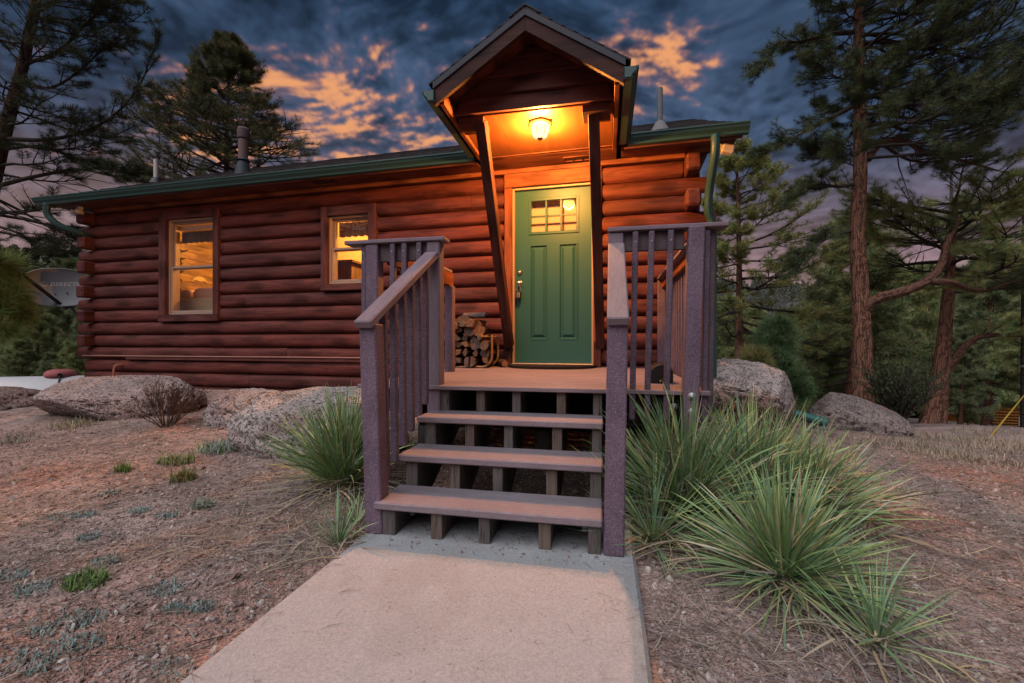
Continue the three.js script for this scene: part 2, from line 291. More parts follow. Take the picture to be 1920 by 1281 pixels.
const soilAndShade = (x, z) => {
  const a = fbm(x * 0.55 + 3, z * 0.8, 2, 4), b = fbm(x * 1.9, z * 2.6 + 7, 5, 4), c = fbm(x * 0.3, z * 0.35, 9, 3);
  let col = mix3([0.31, 0.24, 0.225], [0.40, 0.33, 0.31], sstep(b, -0.3, 0.35));
  const red = sstep(a + 0.35 * b, -0.04, 0.26); col = mix3(col, [0.45, 0.195, 0.13], red * 0.6 * (1 - sstep(Math.hypot(x, z - 5), 6, 10)));
  const grey = sstep(c + 0.4 * b, 0.05, 0.4); col = mix3(col, [0.31, 0.28, 0.26], grey * 0.7);
  const duff = sstep(b - a, 0.25, 0.6); col = mix3(col, [0.20, 0.14, 0.12], duff * 0.6);
  const r = Math.hypot(x, z - 5);
  if (r > 9) col = mix3(col, [0.20, 0.185, 0.17], sstep(r, 9, 20));
  if (z < 2.45 && z > -0.5 && x > -1.7 && x < 0.7) col = mix3(col, [0.16, 0.115, 0.10], 0.6);  // ground below the deck darkened, its shade put into the soil colour
  return col;
};
{
  const pos = [], uv = [], col = [], idx = [], RINGS = 230, SEG = 300; let r = 0.15;
  for (let i = 0; i <= RINGS; i++) {
    for (let k = 0; k <= SEG; k++) {
      const a = k / SEG * Math.PI * 2, x = Math.cos(a) * r, z = 5 + Math.sin(a) * r;
      pos.push(x, groundHeight(x, z), z); uv.push(x, z); col.push(...soilAndShade(x, z));
      if (i && k) { const q = i * (SEG + 1) + k, p = q - SEG - 1; idx.push(p - 1, p, q, p - 1, q, q - 1); }
    }
    r = i < 90 ? r + 0.045 + r * 0.012 : r * 1.038;
  }
  const g = new THREE.BufferGeometry(); g.setAttribute('position', new THREE.Float32BufferAttribute(pos, 3)); g.setAttribute('uv', new THREE.Float32BufferAttribute(uv, 2)); g.setAttribute('color', new THREE.Float32BufferAttribute(col, 3)); g.setIndex(idx); g.computeVertexNormals();
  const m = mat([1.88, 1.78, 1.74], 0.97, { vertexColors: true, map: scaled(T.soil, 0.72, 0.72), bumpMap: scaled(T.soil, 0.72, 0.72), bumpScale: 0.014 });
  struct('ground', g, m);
}
// concrete path up to the stairs: worn pink aggregate, blue-grey in a band near the steps
{
  const toning = tex(512, 1024, (u, v) => {
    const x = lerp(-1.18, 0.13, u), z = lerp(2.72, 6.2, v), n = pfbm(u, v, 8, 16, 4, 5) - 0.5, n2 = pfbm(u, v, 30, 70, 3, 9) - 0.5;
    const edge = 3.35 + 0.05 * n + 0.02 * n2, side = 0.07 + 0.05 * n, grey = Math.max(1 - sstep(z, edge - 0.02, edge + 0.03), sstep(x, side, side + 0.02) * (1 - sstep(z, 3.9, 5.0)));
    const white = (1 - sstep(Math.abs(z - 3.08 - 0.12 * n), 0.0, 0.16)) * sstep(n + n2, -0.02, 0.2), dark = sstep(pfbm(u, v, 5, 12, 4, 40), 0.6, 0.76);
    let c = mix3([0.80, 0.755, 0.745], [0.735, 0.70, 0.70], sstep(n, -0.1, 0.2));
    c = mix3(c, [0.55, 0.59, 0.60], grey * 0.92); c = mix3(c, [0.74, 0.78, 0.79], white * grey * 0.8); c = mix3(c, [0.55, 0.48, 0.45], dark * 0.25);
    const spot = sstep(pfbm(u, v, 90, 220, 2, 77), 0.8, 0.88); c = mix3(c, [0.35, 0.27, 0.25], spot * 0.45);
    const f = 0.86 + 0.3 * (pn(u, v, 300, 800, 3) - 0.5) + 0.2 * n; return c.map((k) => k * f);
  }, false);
  toning.wrapS = toning.wrapT = THREE.ClampToEdgeWrapping;
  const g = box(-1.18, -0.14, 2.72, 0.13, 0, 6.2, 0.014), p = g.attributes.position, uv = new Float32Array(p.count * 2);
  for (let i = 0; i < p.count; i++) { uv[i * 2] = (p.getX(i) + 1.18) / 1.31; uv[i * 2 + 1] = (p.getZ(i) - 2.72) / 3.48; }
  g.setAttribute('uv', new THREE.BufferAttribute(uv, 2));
  struct('concrete_path', g, mat([0.72, 0.73, 0.75], 0.9, { map: toning, bumpMap: scaled(T.concrete, 1.4, 3.6), bumpScale: 0.003 }));
}
// far hills
const HILLS = [];
{
  const hill = (name, R, a0, a1, fn, colr) => {
    const pos = [], col = [], uv = [], idx = [], N = 120, K = 14;
    for (let i = 0; i <= N; i++) { const t = i / N, a = lerp(a0, a1, t), d = CF.clone().multiplyScalar(Math.cos(a)).addScaledVector(CR, Math.sin(a));
      for (let k = 0; k <= K; k++) { const q = k / K, dist = R * (0.62 + 0.5 * q), x = d.x * dist, z = 5 + d.z * dist, n = fbm(x * 0.02, z * 0.02, 3, 4); const h = -14 + fn(t) * Math.sin(Math.min(1, q * 1.15) * Math.PI / 2) * (1 + 0.25 * n) + 3 * n * q; pos.push(x, h, z); uv.push(x, z); col.push(...mix3(colr[0], colr[1], sstep(fbm(x * 0.06, z * 0.06, 6, 3), -0.2, 0.3)));
        if (i && k) { const a2 = i * (K + 1) + k, b2 = a2 - K - 1; idx.push(b2 - 1, a2 - 1, a2, b2 - 1, a2, b2); } } }
    const g = new THREE.BufferGeometry(); g.setAttribute('position', new THREE.Float32BufferAttribute(pos, 3)); g.setAttribute('uv', new THREE.Float32BufferAttribute(uv, 2)); g.setAttribute('color', new THREE.Float32BufferAttribute(col, 3)); g.setIndex(idx); g.computeVertexNormals();
    struct(name, g, mat([1, 1, 1], 1, { vertexColors: true }));
    HILLS.push({ R, a0, a1, fn });
  };
  hill('wooded_hill', 130, -1.05, -0.55, (t) => 25 * Math.sin(Math.min(1, (1 - t) * 1.5 + 0.25) * Math.PI / 2), [[0.08, 0.10, 0.07], [0.2, 0.19, 0.175]]);
  hill('distant_hill', 330, 0.2, 1.05, (t) => 38 + 10 * Math.sin(t * 5), [[0.13, 0.125, 0.12], [0.20, 0.18, 0.17]]);
}
// ------------------------------------------------------------------ the log cabin
const TH = THREE.MathUtils.degToRad(2.2);
const cabin = thing('log_cabin', 'dark red-brown log cabin with lit windows, low shingled roof and gabled porch', 'cabin', [-0.6 + 0.6 * Math.cos(TH), 0, 0.6 * Math.sin(TH)], -TH);
cabin.updateMatrixWorld(true);
const inCabin = (name, label, cat) => thing(name, label, cat, cabin.position.toArray(), -TH);
const LOG_H = 0.187, LOG_Y0 = 0.31;
function logGeo(len, h, seed, capL = 0, capR = 0) { // a D-log along x from 0 to len; cap: rounded end
  const N = Math.max(2, Math.round(len / 0.35)), K = 9, pos = [], uv = [], idx = [], ox = R0() * 9, oy = R0() * 9;
  for (let i = 0; i <= N; i++) {
    const x = len * i / N; let s = 1; if (capL && i === 0) s = 0.82; if (capR && i === N) s = 0.82;
    for (let k = 0; k <= K; k++) {
      const t = -1 + 2 * k / K, bulge = Math.pow(Math.max(0, 1 - Math.pow(Math.abs(t), 3)), 0.6);
      const wob = 0.0035 * noise3.noise(x * 2.2 + seed, t * 1.2, seed * 1.7);
      pos.push(x + (capL && i === 0 ? 0.015 * (1 - bulge) : 0) - (capR && i === N ? 0.015 * (1 - bulge) : 0), h / 2 + t * (h / 2 - 0.0015) * (s < 1 ? 0.94 : 1), -0.034 + (0.06 * bulge + wob) * s);
      uv.push(x + ox, t * h * 0.62 + oy);
      if (i && k) { const q = i * (K + 1) + k, p = q - K - 1; idx.push(p - 1, q - 1, q, p - 1, q, p); }
    }
  }
  const g = new THREE.BufferGeometry(); g.setAttribute('position', new THREE.Float32BufferAttribute(pos, 3)); g.setAttribute('uv', new THREE.Float32BufferAttribute(uv, 2)); g.setIndex(idx); g.computeVertexNormals();
  const ng = g.toNonIndexed(), ends = [];
  for (const e of [0, N]) { const x = e ? len : 0, b = e * (K + 1); for (let k = 1; k <= K; k++) { const a = b + k - 1, c = b + k, tri = [[x, h / 2, -0.05], pos.slice(a * 3, a * 3 + 3), pos.slice(c * 3, c * 3 + 3)]; if (!e) tri.reverse(); ends.push(tri); } }
  const ep = [], eu = []; ends.forEach((tri) => tri.forEach((v) => { ep.push(...v); eu.push(v[1] + oy, v[2] + ox); }));
  const eg = new THREE.BufferGeometry(); eg.setAttribute('position', new THREE.Float32BufferAttribute(ep, 3)); eg.setAttribute('uv', new THREE.Float32BufferAttribute(eu, 2)); eg.computeVertexNormals();
  return merge([ng, eg]);
}
// openings in the front wall: [s0, s1, y0, y1] of the hole; casing boards cover the cut log ends
const W1 = { s0: -6.28, s1: -5.43, y0: 1.345, y1: 2.73 }, W2 = { s0: -3.585, s1: -2.98, y0: 1.71, y1: 2.60 }, DOOR = { s0: -1.085, s1: -0.135, y0: 0.66, y1: 2.765 };
const LOG_L = -8.06, LOG_R = 1.14, SPLITS = { '-1': [-3.91], 0: [-4.835], 1: [-3.576], 2: [-4.228], 3: [-5.51, -2.6], 6: [-4.9], 12: [-1.596] };
const rl = rng(5);
for (let k = -1; k <= 13; k++) {
  const y = LOG_Y0 + k * LOG_H, cross = k >= 3 && k % 2 === 1;
  let L = k < 2 ? -7.93 + 0.03 * rl() : cross ? -7.735 : LOG_L + 0.05 * (rl() - 0.5), Rr = cross ? (k === 13 ? 0.82 : 0.85) : LOG_R + 0.03 * (rl() - 0.5);
  let spans = [[L, Rr]];
  for (const o of [W1, W2, DOOR]) if (y + LOG_H > o.y0 + 0.004 && y < o.y1 - 0.004) spans = spans.flatMap(([a, b]) => (b < o.s0 || a > o.s1 ? [[a, b]] : [[a, o.s0 - 0.03], [o.s1 + 0.03, b]]));
  for (const sp of SPLITS[k] ?? []) spans = spans.flatMap(([a, b]) => (sp > a + 0.2 && sp < b - 0.2 ? [[a, sp - 0.002], [sp + 0.002, b]] : [[a, b]]));
  for (const [a, b] of spans) if (b - a > 0.03) {
    const g = logGeo(b - a, LOG_H, k * 3.1 + a, a === L, b === Rr); g.translate(a, y, rr(rl, -0.006, 0.006)); part('log', g, M.logs[Math.floor(rl() * 4)], cabin);
  }
  if (cross) for (const [c, z1] of [[-7.8, 0.165], [0.905, 0.2]]) { // ends of the side-wall logs
    const e = cbox(0.15, LOG_H - 0.006, z1 + 0.3, 0.022, 'z').translate(c, y + LOG_H / 2, (z1 - 0.3) / 2 + rr(rl, -0.01, 0.01)); part('log_end', e, rl() < 0.5 ? M.logEnd : M.logs[2], cabin);
  }
}
// dark boards behind the logs close the wall and carry the openings
{
  const z0 = -0.15, z1 = -0.055, b = (a, y0, c, y1) => box(a, y0, z0, c, y1, z1, 0.002);
  const cols = [[-7.85, W1.s0, null], [W1.s0, W1.s1, W1], [W1.s1, W2.s0, null], [W2.s0, W2.s1, W2], [W2.s1, DOOR.s0, null], [DOOR.s0, DOOR.s1, DOOR], [DOOR.s1, 1.0, null]], gs = [];
  for (const [a, c, o] of cols) { if (!o) gs.push(b(a, 0.2, c, 3.0)); else { gs.push(b(a, 0.2, c, o.y0)); gs.push(b(a, o.y1, c, 3.0)); } }
  part('inner_wall', merge(gs), M.soffit, cabin);
}
part('side_wall', box(0.88, 0.2, -6.8, 1.0, 3.0, -0.16, 0.01, 'z'), M.logs[1], cabin);
part('side_wall', box(-7.88, 0.2, -6.8, -7.76, 3.0, -0.16, 0.01, 'z'), M.logs[1], cabin);
part('back_wall', box(-7.88, 0.2, -6.95, 1.0, 3.0, -6.81, 0.01), M.logs[1], cabin);
part('foundation', box(-7.8, -0.5, -6.8, 0.98, 0.2, -0.09, 0.01), mat([0.06, 0.055, 0.05], 0.95), cabin);
// frieze board, soffit, fascia
part('frieze_board', box(-7.7, 2.932, -0.03, 0.84, 2.986, 0.045, 0.004), M.trimWarm, cabin);
part('soffit', box(-8.15, 2.99, -0.06, -1.43, 3.008, 0.34, 0.003), M.soffit, cabin);
part('soffit', box(0.17, 2.99, -0.06, 1.3, 3.008, 0.34, 0.003), M.soffit, cabin);
part('fascia', box(-8.2, 2.955, 0.342, -1.44, 3.09, 0.372, 0.003), M.trim, cabin);
part('fascia', box(0.2, 2.955, 0.342, 1.33, 3.09, 0.372, 0.003), M.trim, cabin);
// roof
const PITCH = 0.488, RIDGE_Z = -3.3, EAVE = { y: 3.085, z: 0.41 };
{
  const a = -8.22, b = 1.34, ry = EAVE.y + PITCH * (EAVE.z - RIDGE_Z), th = 0.07, bz = 2 * RIDGE_Z - EAVE.z;
  const prof = poly([[-EAVE.z, EAVE.y - 0.03], [-RIDGE_Z, ry - 0.03], [-bz, EAVE.y - 0.03], [-bz, EAVE.y - 0.03 - th], [-RIDGE_Z, ry - 0.03 - th], [-EAVE.z, EAVE.y - 0.03 - th]]);
  const g = extrude(prof, b - a, 0); g.rotateY(Math.PI / 2); g.translate(a, 0, 0);
  part('roof_deck', boxUV(g), M.soffit, cabin);
  for (const e of [a + 0.25, b - 0.36]) { // gable end walls under the roof
    const s = extrude(poly([[-0.0, 2.99], [-RIDGE_Z, ry - 0.12], [6.9, 2.99]]), 0.1, 0); s.rotateY(Math.PI / 2); s.translate(e, 0, 0); part('gable_wall', boxUV(s), M.siding, cabin);
  }
  const rs = rng(9), shingles = [], cols = [];
  const sl = Math.atan(PITCH), rows = 27, step = Math.hypot(EAVE.z - RIDGE_Z, ry - EAVE.y) / rows, off = V(0, 0.0, 0);
  for (let r = 0; r < rows; r++) {
    let x = a - 0.005 + (r % 2) * -0.12;
    while (x < b) {
      const w = rr(rs, 0.2, 0.36), x0 = Math.max(a - 0.01, x), x1 = Math.min(b + 0.01, x + w), up = rr(rs, 0.006, 0.014);
      if (x1 - x0 > 0.03) {
        const g = new THREE.BoxGeometry(x1 - x0 - 0.005, up, step * 1.25).toNonIndexed(); g.translate((x0 + x1) / 2, up / 2, -step * 0.62); g.rotateX(sl - 0.02); g.translate(0, EAVE.y - 0.028 + PITCH * step * r * Math.cos(sl) / Math.cos(sl) * Math.cos(sl), EAVE.z + 0.02 - step * r * Math.cos(sl));
        const t = rr(rs, 0.6, 1.15), c = [0.135 * t, 0.115 * t, 0.118 * t]; tint(g, () => c); shingles.push(g);
      }
      x += w;
    }
  }
  part('shingle', merge(shingles), M.shingle, cabin, 'stuff');
}
// gutters: a K-style trough swept along x
function gutterGeo(len) {
  const s = poly([[0, 0], [0.062, 0], [0.066, 0.022], [0.095, 0.052], [0.1, 0.078], [0.112, 0.08], [0.112, 0.094], [0.094, 0.094], [0.09, 0.06], [0.058, 0.028], [0.055, 0.01], [0.006, 0.01], [0.006, 0.094], [0, 0.094]]);
  const g = extrude(s, len, 0); g.translate(0, 0, 0); // profile x -> outward, y up, z along
  const end = [0, len].map((z) => extrude(poly([[0.002, 0.002], [0.06, 0.002], [0.064, 0.022], [0.093, 0.053], [0.1, 0.09], [0.002, 0.09]]), 0.003, 0).translate(0, 0, z ? len - 0.003 : 0));
  return merge([g, ...end]);
}
const GROUND_PROPS = [];
function gutterX(a, b, y, z) { const g = gutterGeo(b - a); g.applyMatrix4(new THREE.Matrix4().makeBasis(V(0, 0, 1), V(0, 1, 0), V(-1, 0, 0)).setPosition(b, y, z)); return boxUV(g); }
part('gutter', gutterX(-8.25, -1.42, 2.968, 0.376), M.gutter, cabin);
part('gutter', gutterX(0.24, 1.37, 2.968, 0.376), M.gutter, cabin);
// downspouts, ribbed rectangular tube
const spout = (pts) => { const p = smoothPath(pts.map((q) => V(...q)), 30); return limb(p, p.map((_, i) => 0.042 + 0.0025 * (i % 2)), 10); };
part('downspout', spout([[-8.02, 2.985, 0.42], [-8.03, 2.9, 0.42], [-8.03, 2.82, 0.41], [-7.93, 2.68, 0.33], [-7.78, 2.58, 0.1], [-7.93, 2.5, -0.12], [-7.96, 2.35, -0.3]]), M.gutter, cabin);
part('downspout', spout([[1.065, 2.985, 0.42], [1.07, 2.9, 0.42], [1.07, 2.82, 0.4], [1.06, 2.68, 0.32], [1.05, 2.5, 0.2], [1.05, 2.32, 0.14], [1.09, 2.2, 0.1], [1.1, 1.6, 0.09], [1.1, 0.9, 0.09], [1.1, 0.25, 0.1]]), M.gutter, cabin);
// conduit and boards low on the wall, small copper-brown standpipe
part('wall_board', box(-7.04, 0.685, 0.02, -3.0, 0.722, 0.05, 0.004), M.trim, cabin);
part('conduit', limb([V(-7.9, 0.738, 0.05), V(-6, 0.737, 0.05), V(-4.4, 0.741, 0.05), V(-2.9, 0.742, 0.05)], [0.011, 0.011, 0.011, 0.011], 8), mat([0.36, 0.17, 0.13], 0.5), cabin);
part('standpipe', tube([V(-7.13, 0.6, -0.02), V(-7.15, 0.602, 0.09), V(-7.165, 0.57, 0.11), V(-7.18, 0.2, 0.11)], 0.017, 20), mat([0.40, 0.16, 0.10], 0.6), cabin);
// roof vents
const roofY = (z) => EAVE.y + PITCH * (EAVE.z - z);
{
  const f = grp('flue_pipe', cabin), x = -5.95, z = -1.0, y = roofY(z);
  f.position.set(x, y, z); f.scale.set(0.78, 1.22, 0.78);
  part('flashing', new THREE.LatheGeometry([[0.17, -0.06], [0.13, 0.08], [0.09, 0.16], [0.085, 0.17]].map((p) => new THREE.Vector2(...p)), 20), M.dripEdge, f);
  part('flue', new THREE.LatheGeometry([[0.085, 0.1], [0.085, 0.46], [0.095, 0.465], [0.095, 0.18]].map((p) => new THREE.Vector2(...p)), 20), mat([0.2, 0.13, 0.125], 0.7), f);
  part('storm_collar', new THREE.LatheGeometry([[0.084, 0.17], [0.13, 0.15], [0.13, 0.158], [0.084, 0.19]].map((p) => new THREE.Vector2(...p)), 20), M.dripEdge, f);
  part('flue_cap', new THREE.LatheGeometry([[0.0, 0.6], [0.1, 0.6], [0.115, 0.57], [0.115, 0.46], [0.1, 0.44], [0.085, 0.46]].map((p) => new THREE.Vector2(...p)), 14), mat([0.13, 0.095, 0.1], 0.7), f);
  const v = grp('vent_pipe', cabin), vx = -7.55, vz = -0.8; v.position.set(vx, roofY(vz), vz);
  part('vent_tube', limb([V(0, -0.1, 0), V(0, 0.42, 0)], [0.035, 0.035], 12), M.vinyl, v);
  part('vent_boot', new THREE.LatheGeometry([[0.11, -0.04], [0.07, 0.05], [0.045, 0.07], [0.036, 0.07]].map((p) => new THREE.Vector2(...p)), 16), M.black, v);
  part('vent_hood', limb([V(0.02, 0.4, 0), V(-0.06, 0.5, 0.0), V(-0.13, 0.53, 0)], [0.045, 0.06, 0.03], 10), M.black, v);
  const p = grp('plumbing_vent', cabin), pX = 0.6, pZ = -0.25; p.position.set(pX, roofY(pZ), pZ);
  part('pvc_tube', limb([V(0, -0.1, 0), V(0, 0.46, 0)], [0.033, 0.033], 14), mat([0.2, 0.21, 0.22], 0.7), p);
  part('vent_flashing', new THREE.LatheGeometry([[0.13, -0.075], [0.1, -0.02], [0.05, 0.07], [0.034, 0.08]].map((q) => new THREE.Vector2(...q)), 18), mat([0.22, 0.22, 0.23], 0.7), p);
}
// security lights under the eaves
{
  const f = grp('security_light', cabin); f.position.set(1.17, 2.9, 0.2);
  part('light_mount', cbox(0.07, 0.06, 0.07, 0.01).translate(-0.03, 0.04, 0), M.vinyl, f);
  part('light_head', cbox(0.12, 0.085, 0.1, 0.015).rotateZ(-0.25).translate(0.05, 0, 0.03), M.vinyl, f);
  const g = grp('camera_light', cabin); g.position.set(-7.72, 2.92, 0.2);
  part('camera_mount', cbox(0.06, 0.08, 0.06, 0.01).translate(0, 0.03, 0), M.vinyl, g);
  for (const x of [-0.045, 0.045]) part('camera_lens', new THREE.LatheGeometry([[0, 0.05], [0.028, 0.045], [0.034, 0], [0.03, -0.05], [0, -0.055]].map((p) => new THREE.Vector2(...p)), 12).rotateX(1.4).translate(x, -0.03, 0.04), M.vinyl, g);
}
// soffit vents
for (const [s, z, n] of [[-0.3, 0.17, 3], [-3.5, 0.2, 3]]) {
  const v = grp('soffit_vent', cabin); v.position.set(s, 2.984, z);
  const f = []; for (let i = 0; i <= n; i++) f.push(box(-0.15 + i * 0.1 - 0.006, -0.006, -0.05, -0.15 + i * 0.1 + 0.006, 0.004, 0.05, 0.001)); f.push(box(-0.156, -0.006, -0.062, 0.156, 0.004, -0.05, 0.001), box(-0.156, -0.006, 0.05, 0.156, 0.004, 0.062, 0.001));
  part('vent_frame', merge(f), M.soffit, v); part('vent_screen', box(-0.15, 0.002, -0.05, 0.15, 0.005, 0.05, 0.0005), M.black, v);
}
// windows: casing boards, pale frame, two sashes with panes
function makeWindow(o, cas, mid, sillH) {
  const w = grp('window', cabin), z = 0.052, { s0, s1, y0, y1 } = o, cl = cas[0], cr = cas[1], ct = cas[2];
  part('casing', box(s0 - cl, y0 - 0.01, -0.05, s0, y1 + ct, z, 0.004), M.trim, w); part('casing', box(s1, y0 - 0.01, -0.05, s1 + cr, y1 + ct, z, 0.004), M.trim, w);
  part('casing', box(s0 + 0.001, y1, -0.05, s1 - 0.001, y1 + ct, z - 0.003, 0.004), M.trim, w);
  part('sill', box(s0 - cl, y0 - sillH, -0.05, s1 + cr, y0 - 0.012, z + 0.012, 0.004), M.trim, w);
  const fr = 0.026, z0 = -0.155, z1 = 0.0, F = [];
  F.push(box(s0, y0, z0, s0 + fr, y1, z1, 0.003), box(s1 - fr, y0, z0, s1, y1, z1, 0.003), box(s0 + fr, y1 - fr, z0, s1 - fr, y1, z1 - 0.002, 0.003), box(s0 + fr, y0, z0, s1 - fr, y0 + fr, z1 - 0.002, 0.003));
  part('window_frame', merge(F), M.tan, w);
  const sash = (ya, yb, zc) => { const a = s0 + fr + 0.002, b = s1 - fr - 0.002, t = 0.03, h = 0.018, S = [box(a, ya, zc - h, a + t, yb, zc + h, 0.003), box(b - t, ya, zc - h, b, yb, zc + h, 0.003), box(a + t, yb - t, zc - h, b - t, yb, zc + h - 0.002, 0.003), box(a + t, ya, zc - h, b - t, ya + t, zc + h - 0.002, 0.003)];
    part('sash', merge(S), M.tan, w); part('pane', new THREE.PlaneGeometry(b - a - 2 * t + 0.01, yb - ya - 2 * t + 0.01).translate((a + b) / 2, (ya + yb) / 2, zc), M.glass, w); };
  sash(mid - 0.02, y1 - fr - 0.002, -0.075); sash(y0 + fr + 0.002, mid + 0.02, -0.032);
  return w;
}
makeWindow(W1, [0.125, 0.09, 0.11], 2.03, 0.1);
makeWindow(W2, [0.09, 0.11, 0.12], 2.17, 0.09);
// door surround
{
  const f = grp('door_surround', cabin), z = 0.045;
  part('casing', box(DOOR.s0 - 0.09, 0.95, -0.05, DOOR.s0, 2.765, z, 0.004), M.trimWarm, f); part('casing', box(DOOR.s1, 0.95, -0.05, DOOR.s1 + 0.09, 2.765, z, 0.004), M.trimWarm, f);
  part('header_board', box(DOOR.s0 - 0.09, 2.768, -0.05, DOOR.s1 + 0.09, 2.928, z + 0.004, 0.004), M.trimWarm, f);
  part('base_block', box(DOOR.s0 - 0.085, 0.668, -0.05, DOOR.s0 - 0.004, 0.947, 0.1, 0.005, 'y'), M.timber, f); part('base_block', box(DOOR.s1 + 0.004, 0.668, -0.05, DOOR.s1 + 0.085, 0.947, 0.1, 0.005, 'y'), M.timber, f);
  part('jamb', box(DOOR.s0 + 0.001, 0.7, -0.15, DOOR.s0 + 0.024, 2.762, 0.01, 0.002), M.tan, f); part('jamb', box(DOOR.s1 - 0.024, 0.7, -0.15, DOOR.s1 - 0.001, 2.762, 0.01, 0.002), M.tan, f);
  part('head_jamb', box(DOOR.s0 + 0.025, 2.742, -0.15, DOOR.s1 - 0.025, 2.763, 0.01, 0.002), M.tan, f);
  part('threshold', box(DOOR.s0 + 0.001, 0.668, -0.15, DOOR.s1 - 0.001, 0.698, 0.05, 0.004), mat([0.66, 0.62, 0.58], 0.4, { metalness: 0.6 }), f);
}
// the green door: stiles and rails round a six-light window and two raised panels
{
  const d = grp('door', cabin), a = DOOR.s0 + 0.027, b = DOOR.s1 - 0.027, y0 = 0.703, y1 = 2.739, zf = -0.04, zb = -0.085;
  const lite = [-0.885, -0.315, 2.225, 2.632], pans = [[-0.885, -0.668], [-0.54, -0.322]], py0 = 0.975, py1 = 2.095, P = [];
  const add = (x0, ya, x1, yb) => P.push(box(x0, ya, zb, x1, yb, zf, 0.0008));
  add(a, y0, lite[0], y1); add(lite[1], y0, b, y1); add(lite[0], lite[3], lite[1], y1); add(lite[0], py1, lite[1], lite[2]); add(lite[0], y0, lite[1], py0); add(pans[0][1], py0, pans[1][0], py1);
  part('door_leaf', merge(P), M.green, d);
  for (const [x0, x1] of pans) {
    const frame = (i0, z0, i1, z1) => { const A = [[x0 + i0, py0 + i0], [x1 - i0, py0 + i0], [x1 - i0, py1 - i0], [x0 + i0, py1 - i0]], B = [[x0 + i1, py0 + i1], [x1 - i1, py0 + i1], [x1 - i1, py1 - i1], [x0 + i1, py1 - i1]], v = []; for (let k = 0; k < 4; k++) { const n = (k + 1) % 4; v.push(...A[k], z0, ...A[n], z0, ...B[n], z1, ...A[k], z0, ...B[n], z1, ...B[k], z1); } return v; };
    const v = [...frame(-0.002, zf + 0.004, 0.012, zf + 0.004), ...frame(0.012, zf + 0.004, 0.022, zf - 0.016), ...frame(0.022, zf - 0.016, 0.03, zf - 0.016), ...frame(0.03, zf - 0.016, 0.06, zf + 0.001)];
    const q = [x0 + 0.06, py0 + 0.06, x1 - 0.06, py1 - 0.06, zf + 0.001]; v.push(q[0], q[1], q[4], q[2], q[1], q[4], q[2], q[3], q[4], q[0], q[1], q[4], q[2], q[3], q[4], q[0], q[3], q[4]);
    v.push(...frame(-0.002, zf - 0.0005, -0.002, zf + 0.004));
    const g = new THREE.BufferGeometry(); g.setAttribute('position', new THREE.Float32BufferAttribute(v, 3)); g.computeVertexNormals(); part('door_panel', boxUV(g, 'y'), M.green, d);
  }
  const fr = [], fw = 0.022; fr.push(box(lite[0] - 0.012, lite[2] - 0.012, zf - 0.02, lite[0] + fw, lite[3] + 0.012, zf + 0.012, 0.004), box(lite[1] - fw, lite[2] - 0.012, zf - 0.02, lite[1] + 0.012, lite[3] + 0.012, zf + 0.012, 0.004), box(lite[0] + fw, lite[3] - fw, zf - 0.02, lite[1] - fw, lite[3] + 0.012, zf + 0.011, 0.004), box(lite[0] + fw, lite[2] - 0.012, zf - 0.02, lite[1] - fw, lite[2] + fw, zf + 0.011, 0.004));
  part('lite_frame', merge(fr), M.green, d);
  const x0 = lite[0] + fw, x1 = lite[1] - fw, ya = lite[2] + fw, yb = lite[3] - fw, cw = (x1 - x0) / 3, ch = (yb - ya) / 2, mu = [];
  for (const i of [1, 2]) mu.push(box(x0 + cw * i - 0.011, ya, zf - 0.016, x0 + cw * i + 0.011, yb, zf + 0.006, 0.003));
  for (let i = 0; i < 3; i++) mu.push(box(x0 + cw * i + (i ? 0.012 : 0), ya + ch - 0.011, zf - 0.015, x0 + cw * (i + 1) - (i < 2 ? 0.012 : 0), ya + ch + 0.011, zf + 0.004, 0.003));
  part('muntins', merge(mu), M.green, d);
  for (let i = 0; i < 3; i++) for (let j = 0; j < 2; j++) part('pane', new THREE.PlaneGeometry(cw, ch).translate(x0 + cw * (i + 0.5), ya + ch * (j + 0.5), zf - 0.018), M.glass, d);
  const lathe = (pts) => new THREE.LatheGeometry(pts.map((p) => new THREE.Vector2(...p)), 24).rotateX(Math.PI / 2);
  part('deadbolt', lathe([[0, 0.03], [0.012, 0.03], [0.014, 0.022], [0.027, 0.018], [0.03, 0.006], [0.031, 0]]).translate(-1.005, 1.776, zf), M.nickel, d);
  part('door_knob', lathe([[0, 0.066], [0.016, 0.064], [0.026, 0.052], [0.027, 0.04], [0.015, 0.028], [0.012, 0.012], [0.031, 0.008], [0.033, 0]]).translate(-1.005, 1.645, zf), M.nickel, d);
}
